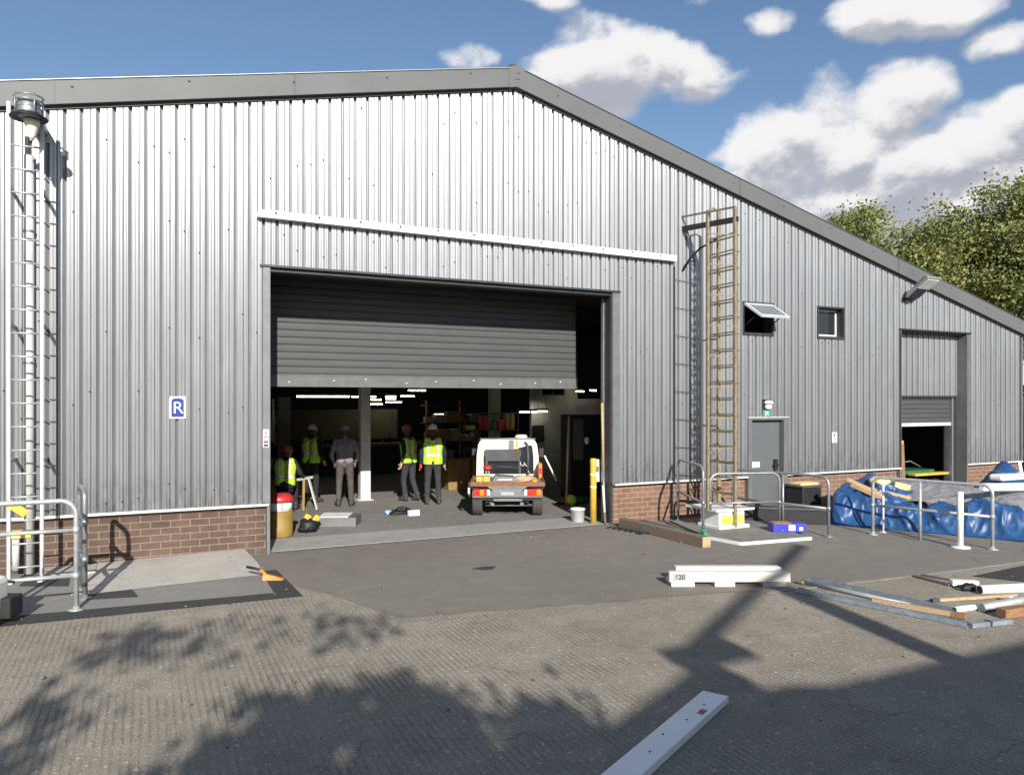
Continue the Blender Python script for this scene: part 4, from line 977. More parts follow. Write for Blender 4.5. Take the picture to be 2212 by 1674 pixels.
# things lying in the heap
X = lambda p, rz, ry=0: Matrix.Translation(p) @ Matrix.Rotation(R(rz), 4, 'Z') @ Matrix.Rotation(R(ry), 4, 'Y')
for i, (pp, rz, ry, mt, lb) in enumerate(((P(1868, 1052, -2.0), -55, 24, 'wood', 'upper brown board lying on the blue heap'), (P(1876, 1064, -2.1), -52, 24, 'card', 'lower brown board lying on the blue heap'), (P(1925, 1066, -2.2), -40, 12, 'wood', 'short pale board end by the grey sheet'))):
    mb = MB(); mb.box(-.35, .35, -.07, .07, -.03, .03, 0, X(pp, rz, ry)); single('board', mb, mt, lb, 'board', 'boards in the blue heap', .005)
mb = MB(); q = P(1900, 1040, -1.9); mb.blob(q, (.22, .16, .10), 0, 9, .5, 2); single('foam_piece', mb, 'yellow_pale', 'round pale yellow foam piece on the blue heap', 'foam')
mb = MB(); q = P(1945, 1058, -1.9); mb.box(-.16, .16, -.08, .08, -.12, .14, 0, X(q, -30, 12)); single('foam_block', mb, 'yellow_pale', 'pale yellow foam block beside the grey sheet', 'foam', bevel=.02)
mb = MB(); a, b = P(2120, 1052, -3.6), P(2330, 1050, -3.6); mb.beam(a, b, .10, .14); single('white_board', mb, 'white', 'white board lying across the right end of the heap', 'board', bevel=.01)
mb = MB(); a, b = P(2150, 1032, -2.4), P(2300, 1020, -2.2); mb.beam(a, b, .3, .14); single('white_sack', mb, 'white_worn', 'pale folded sack at the foot of the right corner', 'sack', bevel=.05)
mb = MB(); c = G(2215, 1120); mb.blob(c + UP * .16, (.45, .3, .24), 0, 10, .5, 8); single('grey_sack', mb, 'tarp_grey', 'crumpled grey sack behind the right end of the blue heap', 'sack')

# ------------------------------------------------------------------ bay room contents
stick('wood_post', (10.52, -.02, .01), (10.62, .12, 1.42), .055, 'wood', 'stout wooden post standing at the left of the bay opening', 'post', .93, 'wood_brown', 1.1)
rt = root('garden_trolley', (11.6, .9, 0), 'green trolley with a yellow deck inside the bay', 'trolley')
mb = MB(); mb.box(11.2, 12.5, .55, 1.2, .50, .62); mb.build('body', 'green_dark', rt, bevel=.03)
mb = MB(); mb.box(11.4, 12.7, .30, .52, .50, .56); mb.build('deck', 'yellow', rt, bevel=.01)
for x in (11.3, 12.4): mb = MB(); mb.tube([(x, .55, .2), (x, .45, .2)], .19, 16); mb.build('wheel', 'rubber', rt)
mb = MB(); mb.tube([(11.2, .9, .6), (11.5, .9, .78), (12.0, .9, .82), (12.4, .9, .66)], .018, 8); mb.build('handle', 'galv', rt)
mb = MB(); mb.blob((11.0, .75, .62), (.35, .2, .12), 0, 8, .5, 6); single('sack', mb, 'wood', 'tan sack leaning on the green trolley', 'sack')
rt = root('pipe_rack', (12.3, 2.5, 1.2), 'white pipes hanging on the wall of the bay room', 'pipe rack')
for z, x in ((1.55, 12.0), (1.42, 12.3)): mb = MB(); mb.tube([(x, 2.4, z), (x + .9, 2.5, z + .1)], .03, 8); mb.build('pipe', 'white', rt)
mb = MB(); mb.box(11.95, 12.05, 2.38, 2.44, 1.35, 1.65); mb.build('bracket', 'white_worn', rt)
mb = MB(); mb.box(11.2, 13.2, 3.4, 4.0, 0, .85); mb.box(11.1, 13.3, 3.3, 4.05, .85, .92); single('workbench', mb, 'slate', 'dark workbench at the back of the bay room', 'workbench')
mb = MB(); mb.tube([(10.75, .7, .02), (10.8, .72, .85)], .2, 14); single('dark_bin', mb, 'black', 'black bin just inside the bay beside the wooden post', 'bin')
# ------------------------------------------------------------------ people
def capsule(mb, a, ra, b, rb, n=14):
    a = Vector(a); b = Vector(b); d = b - a
    if d.length < 1e-4: d = Vector((0, 0, 1e-3))
    L = d.length; d.normalize(); u = d.cross(Vector((0, 0, 1)) if abs(d.z) < .9 else Vector((1, 0, 0))).normalized()
    path = []; rr = []
    for i in range(1, 6):
        t = math.pi / 2 * (1 - i / 5); path.append(a - d * (ra * math.sin(t))); rr.append(max(ra * math.cos(t), ra * .08))
    for i in range(0, 5):
        t = math.pi / 2 * i / 5; path.append(b + d * (rb * math.sin(t))); rr.append(rb * math.cos(t))
    path.append(b + d * rb); rr.append(rb * .08)
    mb.tube(path, rr, n)
def remesh(caps, vox, smooth=3):
    mb = MB()
    for c in caps: capsule(mb, c[0], c[1], c[2], c[3])
    o = mb.build('tmp', 'skin', origin=(0, 0, 0))
    md = o.modifiers.new('r', 'REMESH'); md.mode = 'VOXEL'; md.voxel_size = vox
    s = o.modifiers.new('s', 'SMOOTH'); s.factor = .5; s.iterations = smooth
    dg = bpy.context.evaluated_depsgraph_get(); me = bpy.data.meshes.new_from_object(o.evaluated_get(dg))
    old = o.data; bpy.data.objects.remove(o); bpy.data.meshes.remove(old)
    me.materials.clear(); me.polygons.foreach_set('use_smooth', [True] * len(me.polygons))
    return me
def centers(me):
    n = len(me.polygons); a = np.empty(n * 3); me.polygons.foreach_get('center', a); return a.reshape(-1, 3)
def nearest(cs, caps):
    best = None
    for k, c in enumerate(caps):
        a = np.array(c[0]); b = np.array(c[2]); d = b - a; L = max(d @ d, 1e-9)
        t = np.clip(((cs - a) @ d) / L, 0, 1); q = a + t[:, None] * d
        dist = np.linalg.norm(cs - q, axis=1) - (c[1] + (c[3] - c[1]) * t)
        if best is None: best = dist.copy(); idx = np.zeros(len(cs), int)
        else: m_ = dist < best; best[m_] = dist[m_]; idx[m_] = k
    return idx
def hand(caps, w, d, side, s, mat, grip=.35):
    """Palm and five bent fingers from wrist w along direction d."""
    w = Vector(w); d = Vector(d).normalized(); lat = d.cross(Vector((0, 1, 0)))
    lat = Vector((0, 1, 0)) - d * d.y
    lat.normalize(); nrm = d.cross(lat) * side
    caps.append((tuple(w), .026 * s, tuple(w + d * .07 * s), .03 * s, mat))
    for k, (off, ln) in enumerate(((.028, .062), (.010, .07), (-.009, .066), (-.027, .052))):
        b = w + d * (.09 * s) + lat * off * s; m1 = b + d * (ln * .55 * s) + nrm * (ln * grip * .5 * s); e = m1 + (d * (.45 - grip * .3) + nrm * grip).normalized() * ln * .55 * s
        caps.append((tuple(b - d * .03 * s), .0095 * s, tuple(m1), .009 * s, mat)); caps.append((tuple(m1), .009 * s, tuple(e), .0075 * s, mat))
    tb = w + d * .035 * s + lat * .03 * s; te = tb + (d * .6 + lat * .55 + nrm * .4).normalized() * .055 * s
    caps.append((tuple(tb), .0105 * s, tuple(te), .0085 * s, mat))
MATS = ['skin', 'top', 'legs', 'boot', 'hair', 'glove']
def person(label, loc, rz, height=1.77, top='navy', legs='navy', helmet='helmet_white', vest=True, pose='stand', gloves=(None, None), seed=0, head_turn=0.0, name='person'):
    s = height / 1.78; rnd = random.Random(seed); J = {}
    lean = 0.0
    if pose == 'stand':
        hipz = .93; J = dict(hl=(-.095, 0, hipz), hr=(.095, 0, hipz), kl=(-.12, .02, .50), kr=(.12, .03, .50), al=(-.13, -.03, .09), ar=(.135, -.01, .09), tl=(-.16, .15, .045), tr=(.17, .17, .045))
        sp0, sp1, ch, nk, hd = (0, 0, .98), (0, .015, 1.16), (0, .0, 1.33), (0, .015, 1.50), (0, .04, 1.655)
        J.update(sl=(-.19, 0, 1.43), sr=(.19, 0, 1.43), el=(-.265, -.02, 1.15), er=(.265, -.02, 1.15), wl=(-.27, .10, .905), wr=(.27, .10, .905))
    elif pose == 'walk':
        hipz = .925; J = dict(hl=(-.095, 0, hipz), hr=(.095, 0, hipz), kl=(-.10, .10, .51), kr=(.11, .0, .50), al=(-.10, .02, .10), ar=(.12, -.16, .13), tl=(-.11, .2, .05), tr=(.13, .0, .05))
        sp0, sp1, ch, nk, hd = (0, 0, .98), (0, .02, 1.16), (0, .03, 1.33), (0, .045, 1.50), (0, .075, 1.655)
        J.update(sl=(-.19, .02, 1.43), sr=(.19, .02, 1.43), el=(-.26, -.08, 1.17), er=(.26, .0, 1.15), wl=(-.29, -.03, .93), wr=(.275, .14, .92))
    elif pose == 'pockets':
        hipz = .93; J = dict(hl=(-.095, 0, hipz), hr=(.095, 0, hipz), kl=(-.125, .02, .50), kr=(.125, .02, .50), al=(-.135, -.02, .09), ar=(.135, -.02, .09), tl=(-.19, .15, .045), tr=(.19, .15, .045))
        sp0, sp1, ch, nk, hd = (0, 0, .98), (0, .01, 1.16), (0, .0, 1.33), (0, .02, 1.49), (0, .055, 1.64)
        J.update(sl=(-.195, 0, 1.42), sr=(.195, 0, 1.42), el=(-.29, -.03, 1.14), er=(.29, -.03, 1.14), wl=(-.235, .14, .965), wr=(.235, .14, .965))
    elif pose == 'sit':
        hipz = .60; J = dict(hl=(-.10, 0, hipz), hr=(.10, 0, hipz), kl=(-.17, .42, .56), kr=(.17, .44, .56), al=(-.16, .36, .10), ar=(.18, .40, .10), tl=(-.18, .54, .05), tr=(.22, .57, .05))
        sp0, sp1, ch, nk, hd = (0, .02, .64), (0, .04, .82), (0, .08, .99), (.01, .14, 1.15), (.03, .21, 1.28)
        J.update(sl=(-.18, .09, 1.09), sr=(.19, .09, 1.09), el=(-.27, .17, .84), er=(.31, .16, .83), wl=(-.20, .40, .76), wr=(.36, .38, .72))
    C = []
    def cap(a, ra, b, rb, m): C.append((tuple(a), ra, tuple(b), rb, m))
    # torso
    for k in (-1, 1):
        cap((k * .082, sp0[1], sp0[2] - .04), .112, (k * .082, sp1[1], sp1[2]), .105, 1)
        cap((k * .082, sp1[1], sp1[2]), .105, (k * .095, ch[1], ch[2]), .115, 1)
        cap((k * .095, ch[1], ch[2]), .115, (k * .11, ch[1] + .005, ch[2] + .09), .08, 1)
    cap(J['sl'], .062, J['sr'], .062, 1); cap((0, ch[1], ch[2] + .10), .07, (nk[0] * .7, nk[1] - .01, nk[2] - .02), .062, 1)
    # seat, legs, boots
    cap(J['hl'], .115, J['hr'], .115, 2)
    for q in 'lr':
        cap(J['h' + q], .098, J['k' + q], .068, 2); cap(J['k' + q], .07, J['a' + q], .056, 2)
        an = Vector(J['a' + q]); to = Vector(J['t' + q])
        cap(an + Vector((0, 0, .05)), .058, an, .055, 3); cap(an + Vector((0, -.03, -.045)), .045, to, .042, 3); cap(an, .05, an.lerp(to, .6), .05, 3)
    # arms
    for q, sd_ in (('l', -1), ('r', 1)):
        cap(J['s' + q], .066, J['e' + q], .052, 1); cap(J['e' + q], .052, Vector(J['e' + q]).lerp(Vector(J['w' + q]), .82), .040, 1)
        w_ = Vector(J['w' + q]); d_ = w_ - Vector(J['e' + q]); cap(Vector(J['e' + q]).lerp(w_, .78), .032, w_, .027, 5 if gloves[0 if q == 'l' else 1] else 0)
        hc = []; hand(hc, w_, d_, sd_, 1.08, 5 if gloves[0 if q == 'l' else 1] else 0); C += hc
    # neck and head
    cap(nk, .056, (hd[0], hd[1] - .02, hd[2] - .07), .055, 0)
    h = Vector(hd); ct, st = math.cos(head_turn), math.sin(head_turn)
    def hp(x, y, z): return h + Vector((x * ct - y * st, x * st + y * ct, z))
    cap(hp(0, -.02, .03), .088, hp(0, .015, .03), .086, 4); cap(hp(0, .035, .0), .075, hp(0, .05, -.05), .055, 0); cap(hp(0, .05, -.055), .046, hp(0, .072, -.085), .030, 0)
    cap(hp(0, -.035, -.01), .078, hp(0, -.028, -.055), .066, 4); cap((nk[0], nk[1] - .012, nk[2] - .03), .066, (nk[0], nk[1] - .008, nk[2] + .02), .062, 1)
    cap(hp(0, .098, .012), .010, hp(0, .118, -.025), .015, 0); cap(hp(-.018, .088, -.058), .011, hp(.018, .088, -.058), .011, 0)
    cap(hp(-.04, .085, .03), .014, hp(.04, .085, .03), .014, 0)
    for k in (-1, 1): cap(hp(k * .086, .0, -.005), .014, hp(k * .09, -.008, .025), .016, 0)
    C = [(tuple(Vector(a) * s), ra * s, tuple(Vector(b) * s), rb * s, m_) for a, ra, b, rb, m_ in C]
    me = remesh(C, .0105, 2); idx = nearest(centers(me), C); mi = np.array([c[4] for c in C])[idx]
    for mm in ('skin', top, legs, 'boot', 'hair', gloves[0] or gloves[1] or 'skin'): me.materials.append(M[mm])
    me.polygons.foreach_set('material_index', mi.astype(np.int32)); me.name = 'person'
    # cloth wrinkles
    co = np.empty(len(me.vertices) * 3); me.vertices.foreach_get('co', co); co = co.reshape(-1, 3)
    no = np.empty(len(me.vertices) * 3); me.vertices.foreach_get('normal', no); no = no.reshape(-1, 3)
    for i in range(len(co)):
        if co[i, 2] < (hd[2] - .16) * s and co[i, 2] > .13 * s:
            f = mnoise.noise(Vector((co[i, 0] * 16, co[i, 1] * 16, co[i, 2] * 24 + seed * 7))); co[i] += no[i] * f * .008
    me.vertices.foreach_set('co', co.ravel()); me.update()
    o = bpy.data.objects.new(name, me); COL.objects.link(o); o.location = loc; o.rotation_euler = (0, 0, rz); tag(o, label, 'person')
    if vest:
        VC = [(tuple(Vector(a) + Vector((.012 * (1 if a[0] > 0 else -1), 0, 0))), ra + .02, tuple(Vector(b) + Vector((.012 * (1 if a[0] > 0 else -1), 0, 0))), rb + .02, m_) for a, ra, b, rb, m_ in C[:6]] + [(tuple(Vector((k * .085, sp0[1] - .005, sp0[2] - .14)) * s), .128 * s, tuple(Vector((k * .08, sp1[1], sp1[2] - .05)) * s), .122 * s, 1) for k in (-1, 1)] + [(tuple(Vector(J['sl']) * .68 * s + Vector((0, J['sl'][1], J['sl'][2])) * .32 * s), .078 * s, tuple(Vector(J['sr']) * .68 * s + Vector((0, J['sr'][1], J['sr'][2])) * .32 * s), .078 * s, 1)]
        vm = remesh(VC, .009, 2)
        z0 = (sp0[2] - .06) * s; zt = (ch[2] + .16) * s
        bm = bmesh.new(); bm.from_mesh(vm)
        bmesh.ops.bisect_plane(bm, geom=bm.verts[:] + bm.edges[:] + bm.faces[:], plane_co=(0, 0, z0), plane_no=(0, 0, -1), clear_outer=True)
        cen = nk[1] * s
        bad = [f for f in bm.faces if (abs(f.calc_center_median().x - nk[0] * s) < .05 * s and f.calc_center_median().z > (ch[2] + .125) * s)]
        bmesh.ops.delete(bm, geom=bad, context='FACES'); bm.to_mesh(vm); bm.free()
        vc = centers(vm); mi = np.zeros(len(vc), np.int32); X_ = np.abs(vc[:, 0]) / s; Z = vc[:, 2] / s
        zb = sp1[2] - .035
        for zc, hw in ((zb, .026), (zb - .10, .0)):
            if hw:
                mi[np.abs(Z - zc) < hw + .012] = 2; mi[np.abs(Z - zc) < hw] = 1
        up = Z > zb + .038
        mi[up & (np.abs(X_ - .105) < .034)] = 2; mi[up & (np.abs(X_ - .105) < .022)] = 1
        for mm in ('hivis', 'silver_tape', 'orange_tape'): vm.materials.append(M[mm])
        vm.polygons.foreach_set('material_index', mi); vm.name = 'vest'
        v = bpy.data.objects.new('vest', vm); COL.objects.link(v); v.parent = o
        md = v.modifiers.new('Solidify', 'SOLIDIFY'); md.thickness = .004
    if helmet:
        T = Matrix.Translation(hp(0, -.005, .045) * s) @ Matrix.Rotation(head_turn, 4, 'Z') @ Matrix.Rotation(R(-6), 4, 'X') @ Matrix.Diagonal((.94, 1.08, 1, 1))
        mb = MB(); mb.lathe([(.118, -.005), (.121, .01), (.112, .015), (.110, .05), (.094, .09), (.062, .116), (.025, .127), (0, .128)], 22, 0, T)
        if helmet != 'helmet_grey':
            mb.beam(T @ Vector((0, -.07, .112)), T @ Vector((0, .07, .112)), .03, .018)
        brim = MB(); pts = [(.118 * math.cos(t), .118 * math.sin(t)) for t in np.linspace(.45, math.pi - .45, 10)]
        outer = [(.128 * math.cos(t), .128 * math.sin(t) + .05 * math.sin(t) ** 2) for t in np.linspace(math.pi - .45, .45, 10)]
        brim.prism(pts + outer, -.006, .004, 0, 'z', T)
        hl = mb.build('helmet' if helmet != 'helmet_grey' else 'cap', helmet, o, local=True); brim.build('brim', helmet, hl, local=True)
    return o
def at(px, py, z=.014): p = G(px, py); return Vector((p.x, p.y, z))
person('person in a hi-vis vest and red helmet sitting by the red-lidded drum', Vector((-3.28, 4.35, .014)), R(-18), 1.74, 'navy', 'navy', 'helmet_red', True, 'sit', seed=1, head_turn=-.5)
person('person in a hi-vis vest and white helmet standing in deep shade beyond the drum', at(672, 1086), R(-48), 1.80, 'navy', 'navy', 'helmet_white', True, 'pockets', seed=2, head_turn=.25)
person('person in plain grey shirt and trousers with a grey cap, beside the white column', at(745, 1094), R(-14), 1.82, 'grey_cloth', 'grey_trouser', 'helmet_grey', False, 'pockets', seed=3)
person('person in a hi-vis vest and red helmet, left of the standing pair', at(884, 1083), R(28), 1.77, 'navy', 'charcoal', 'helmet_red', True, 'walk', seed=4, head_turn=-.6)
person('person in a hi-vis vest and white helmet with one red glove', at(935, 1090), R(-18), 1.80, 'navy', 'charcoal', 'helmet_white', True, 'stand', gloves=('glove_red', None), seed=5)

# ------------------------------------------------------------------ the little utility truck
def truck():
    p = G(1096, 1118); f = Vector((.438, .899, 0)); rz = math.atan2(-f.x, f.y)
    rt = root('utility_truck', (p.x, p.y, .0125), 'small white flatbed utility truck parked with its tail to the doorway', 'truck', rz=rz)
    L = dict(local=True)
    def b(mb, nm, mt, par=None, bv=0.0): return mb.build(nm, mt, par or rt, local=True, bevel=bv)
    # chassis and underside, rear at y = 0
    mb = MB(); mb.box(-.62, .62, .10, 2.9, .36, .62); mb.box(-.70, .70, .02, .18, .34, .44); mb.box(-.45, -.37, .1, 3.2, .28, .38); mb.box(.37, .45, .1, 3.2, .28, .38); b(mb, 'chassis', 'black_metal')
    mb = MB(); mb.tube([(-.6, .28, .27), (.6, .28, .27)], .035, 10); mb.lathe([(0, -.09), (.08, -.07), (.1, 0), (.08, .07), (0, .09)], 12, 0, Matrix.Translation((.05, .30, .27))); mb.tube([(-.45, .12, .22), (.45, .12, .22)], .012, 8, 1); mb.box(-.36, -.28, .16, .2, .2, .36, 1); mb.box(.26, .34, .16, .2, .2, .36, 1); mb.box(-.28, .3, .0, .03, .325, .375, 1); b(mb, 'axle', ['black_metal', 'grey_trim'])
    mb = MB(); mb.tube([(-.30, .05, .25), (-.30, .6, .27)], .028, 10); b(mb, 'exhaust', 'galv')
    # wheels
    for x in (-.62, .62):
        for y, r in ((.30, .285), (2.55, .285)):
            X = Matrix.Translation((x, y, r)) @ Matrix.Rotation(R(90), 4, 'Y')
            mb = MB(); w = .105
            mb.lathe([(.17, -w * .8), (r * .9, -w), (r * .985, -w * .85), (r, -w * .5), (r, -.045), (r * .975, -.04), (r * .975, -.032), (r, -.027), (r, .027), (r * .975, .032), (r * .975, .04), (r, .045), (r, w * .5), (r * .985, w * .85), (r * .9, w), (.17, w * .8)], 28, 0, X)
            ty = b(mb, 'wheel', 'tyre')
            mb = MB(); mb.lathe([(.17, -w * .8), (.15, -w * .5), (.05, -w * .4), (0, -w * .4)], 20, 0, X); mb.lathe([(0, w * .4), (.05, w * .4), (.15, w * .5), (.17, w * .8)], 20, 0, X); b(mb, 'rim', 'white_worn', ty)
    for x in (-.62, .62):
        mb = MB(); mb.box(x - .13, x + .13, .0, .55, .595, .62); mb.box(x - .13, x + .13, .60, .62, .28, .62); b(mb, 'mudguard', 'black')
    # bumper, lights
    mb = MB(); mb.box(-.72, .72, -.03, .05, .40, .54); mb.box(-.30, .30, -.045, -.03, .42, .55); b(mb, 'bumper', 'grey_trim', bv=.01)
    for sx in (-1, 1):
        mb = MB(); mb.box(sx * .55 - .15, sx * .55 + .15, -.065, -.03, .445, .575); lt = b(mb, 'tail_light', 'red_lens', bv=.008)
        mb = MB(); xs = sx * .55 + (.0 if sx < 0 else .06); mb.box(xs - .01, xs + .07, -.072, -.064, .452, .568); b(mb, 'indicator', 'amber', lt)
        mb = MB(); xi = sx * .38; mb.box(xi - .035, xi + .02, -.071, -.03, .45, .57); b(mb, 'reverse_lamp', 'white', lt)
    mb = MB(); mb.box(-.80, -.755, -.02, .02, .42, .72); b(mb, 'side_marker', 'black')
    mb = MB(); mb.box(-.805, -.80 + .03, -.03, -.02, .48, .6); b(mb, 'reflector', 'white')
    # tray
    mb = MB(); mb.box(-.74, .74, .0, 1.42, .655, .69); b(mb, 'tray_deck', 'deck')
    mb = MB(); mb.box(-.77, .77, -.02, .03, .63, .72); mb.box(-.77, -.735, .03, 1.42, .63, .72); mb.box(.735, .77, .03, 1.42, .63, .72); b(mb, 'tray_rim', 'rust', bv=.004)
    mb = MB(); mb.prism([(-.42, .635), (.42, .635), (.30, .55), (-.30, .55)], -.035, .0, 0, 'y'); mb.box(-.30, .30, -.05, -.036, .60, .63, 0); b(mb, 'tow_plate', 'grey_trim')
    for sx in (-1, 1): mb = MB(); mb.prism([(sx * .74, .63), (sx * .36, .63), (sx * .62, .58), (sx * .74, .58)], .0, .05, 0, 'y'); b(mb, 'gusset', 'black_metal')
    # cab: back wall with a window opening, sides, roof, nose
    y0, y1 = 1.45, 2.75
    out = [(-.70, .62), (.70, .62), (.69, 1.15), (.655, 1.40), (.62, 1.475), (.55, 1.51), (-.55, 1.51), (-.62, 1.475), (-.655, 1.40), (-.69, 1.15)]
    inn = [(-.54, .74), (.58, .74), (.575, 1.12), (.55, 1.34), (.54, 1.37), (.50, 1.385), (.12, 1.29), (-.50, 1.285), (-.53, 1.25), (-.54, 1.12)]
    n = len(out); mb = MB()
    vs = [Vector((x, y0, z)) for x, z in out] + [Vector((x, y0 - .0, z)) for x, z in inn] + [Vector((x, y0 + .05, z)) for x, z in inn]
    fs = []
    for i in range(n):
        j = (i + 1) % n; fs += [(i, j, n + j, n + i), (n + i, n + j, 2 * n + j, 2 * n + i)]
    mb.add(vs, fs, 0)
    fr = [(x * .98, z) for x, z in out]
    vs = [Vector((x, y0, z)) for x, z in out] + [Vector((x, y1 - (.0 if z < 1.2 else .22 if z < 1.45 else .34), z)) for x, z in out]
    mb.add(vs, [(i, (i + 1) % n, n + (i + 1) % n, n + i) for i in range(n)] + [tuple(range(n, 2 * n))], 0)
    mb.prism([(-.68, .55), (.68, .55), (.68, .98), (-.68, .98)], y1, y1 + .45, 0, 'y')
    cab = b(mb, 'cab', 'cab_white', bv=.012)
    mb = MB(); mb.prism(inn, y0 + .03, y0 + .036, 0, 'y'); b(mb, 'rear_window', 'glass')
    mb = MB(); mb.box(-.50, .28, y0 - .03, y0 + .02, 1.03, 1.15); mb.box(-.50, -.44, y0 - .02, y0 + .02, .74, 1.03); mb.box(.24, .30, y0 - .02, y0 + .02, .74, 1.03); b(mb, 'seat_frame', 'slate', bv=.01)
    mb = MB(); mb.prism([(-.53, 1.14), (.30, 1.14), (.30, 1.285), (-.5, 1.28), (-.53, 1.25)], y0 + .005, y0 + .028, 0, 'y'); b(mb, 'mesh_guard', 'slate')
    mb = MB(); mb.box(.02, .14, y0 - .012, y0, 1.29, 1.5); b(mb, 'grey_stripe', 'grey_trim')
    mb = MB(); mb.box(.18, .235, y0 - .014, y0, 1.30, 1.49); b(mb, 'yellow_strap', 'yellow')
    mb = MB(); mb.tube([(.44, y0 - .02, .72), (.46, y0 - .03, 1.1), (.44, y0 - .03, 1.40), (.38, y0 - .02, 1.46)], .03, 10); b(mb, 'hose', 'slate')
    mb = MB(); mb.tube([(.28, y0 - .02, 1.02), (.30, y0 - .05, .94), (.36, y0 - .05, .93), (.38, y0 - .02, 1.0)], .008, 6); mb.tube([(.36, y0 - .02, 1.0), (.44, y0 - .04, .9), (.5, y0 - .03, .72)], .007, 6); b(mb, 'cable', 'white_worn')
    mb = MB(); mb.box(-.62, .62, y1 - .02, y1 + .001, 1.0, 1.0 + .01); b(mb, 'cowl', 'black')
    mb = MB(); mb.box(-.13, .13, -.052, -.046, .455, .52); b(mb, 'number_plate', 'grey_print')
    mb = MB(); mb.box(-.56, .60, y0 - .006, y0 + .004, .70, .71); mb.box(-.615, -.605, y0 - .006, y0 + .004, .70, 1.42); mb.box(.63, .64, y0 - .006, y0 + .004, .72, 1.40); b(mb, 'panel_seam', 'slate')
    for sx in (-1, 1): mb = MB(); mb.box(sx * .80 - .05, sx * .80 + .05, y1 - .25, y1 - .20, 1.05, 1.25); mb.beam((sx * .70, y1 - .2, 1.12), (sx * .78, y1 - .2, 1.15), .02, .02); b(mb, 'mirror', 'black')
    mb = MB(); mb.box(.17, .46, y0 + .2, y0 + .5, 1.51, 1.53); mb.lathe([(.14, 0), (.15, .03), (.12, .09), (.07, .1), (0, .10)], 14, 0, Matrix.Translation((.31, y0 + .35, 1.53)) @ Matrix.Diagonal((1, .6, .8, 1))); b(mb, 'roof_beacon', 'lens')
    mb = MB(); mb.box(-.62, .62, y0 - .01, y0 + .03, 1.512, 1.54); b(mb, 'roof_bar', 'grey_trim')
    mb = MB()
    for y in (y0 + .05, y0 + .5): mb.tube([(.52, y, 1.53), (.52, y, 2.15)], .012, 8)
    b(mb, 'roof_post', 'black_metal')
    return rt
tk = truck(); TW = Matrix.Translation(tk.location) @ Matrix.Rotation(tk.rotation_euler.z, 4, 'Z')
def onto(name, mbs, loc, label, cat, group=None):
    rt = root(name, TW @ Vector(loc), label, cat, group, tk.rotation_euler.z)
    for nm, mb, mt, bv in mbs: mb.build(nm, mt, rt, local=True, bevel=bv)
    return rt
mb = MB(); mb.box(-.14, .14, 0, .22, 0, .14); mb2 = MB(); mb2.box(-.015, .015, -.006, -.001, .0, .14); mb2.box(-.145, .145, -.006, .0, .13, .145)
onto('yellow_crate', [('crate', mb, 'yellow', .008), ('strap', mb2, 'drum', 0)], (-.50, .06, .69), 'yellow crate on the left corner of the truck tray', 'crate')
mb = MB(); mb.prism([(-.34, 0), (.36, 0), (.30, .10), (-.26, .13)], 0, .5, 0, 'y'); mb2 = MB(); mb2.box(-.2, .1, -.012, -.001, .05, .07); mb2.lathe([(.05, 0), (.05, .03), (0, .04)], 10, 0, Matrix.Translation((.16, .15, .12)))
onto('tool_case', [('case', mb, 'grey_trim', .01), ('trim', mb2, 'white', 0)], (.0, .15, .69), 'flat grey tool case in the middle of the truck tray', 'tool case')
mb = MB(); mb.blob((0, 0, .07), (.24, .12, .07), 0, 8, .5, 4); mb.tube([(-.2, -.1, .02), (.1, -.12, .05)], .02, 8)
onto('tan_bag', [('bag', mb, 'wood', 0)], (.36, .22, .69), 'tan canvas bag on the right of the truck tray', 'bag')
mb = MB(); mb.blob((0, 0, .04), (.07, .06, .05), 0, 7, .3, 9)
onto('orange_tool', [('tool', mb, 'orange', 0)], (.56, .07, .69), 'small orange tool at the right corner of the tray', 'tool')
mb = MB(); mb.blob((0, 0, .28), (.10, .08, .055), 0, 8, .25, 3); mb2 = MB(); mb2.tube([(-.03, 0, 0), (-.03, 0, .25)], .010, 6); mb2.tube([(.03, 0, 0), (.03, 0, .25)], .010, 6)
onto('work_lamp', [('head', mb, 'red', 0), ('legs', mb2, 'galv_light', 0)], (-.42, .45, .69), 'red-headed work lamp on two thin legs on the tray', 'lamp')
mb = MB(); mb.box(-.04, .04, 0, .4, 0, .32); mb2 = MB(); mb2.box(-.045, .045, -.006, 0, .1, .22)
onto('fuel_can', [('can', mb, 'orange', .02), ('label_band', mb2, 'red', 0)], (.715, 1.0, .69), 'narrow orange can strapped at the right of the truck cab', 'can')

# ------------------------------------------------------------------ loose things on the workshop floor
rt = root('drum', (-3.86, 1.42, .0125), 'ochre drum with a red lid just inside the left jamb', 'drum')
X = Matrix.Translation((-3.86, 1.42, .0125))
mb = MB(); mb.lathe([(.22, 0), (.225, .02), (.225, .46), (0, .46)], 24, 0, X); mb.build('base', 'drum', rt)
mb = MB(); mb.lathe([(.212, .46), (.215, .62), (.0, .62)], 24, 0, X); dl = mb.build('label_band', 'white', rt)
mb = MB(); mb.box(-.02, .02, -.224, -.2, .49, .61, 0, X); mb.build('label_print', 'grey_print', dl)
mb = MB(); mb.lathe([(.235, .61), (.245, .63), (.235, .70), (.16, .75), (.0, .76)], 24, 0, X); mb.build('lid', 'red', rt)
mb = MB(); c = Vector((-3.45, 1.75, .0125)); mb.box(-.06, .06, -.06, .06, 0, .34, 0, Matrix.Translation(c) @ Matrix.Rotation(R(28), 4, 'Y')); mb.box(-.05, .06, -.05, .05, -.02, .2, 0, Matrix.Translation(c + Vector((.2, -.02, .12))) @ Matrix.Rotation(R(40), 4, 'Y')); single('yellow_nozzle', mb, 'yellow', 'angled yellow tool body beside the drum', 'tool', bevel=.02)
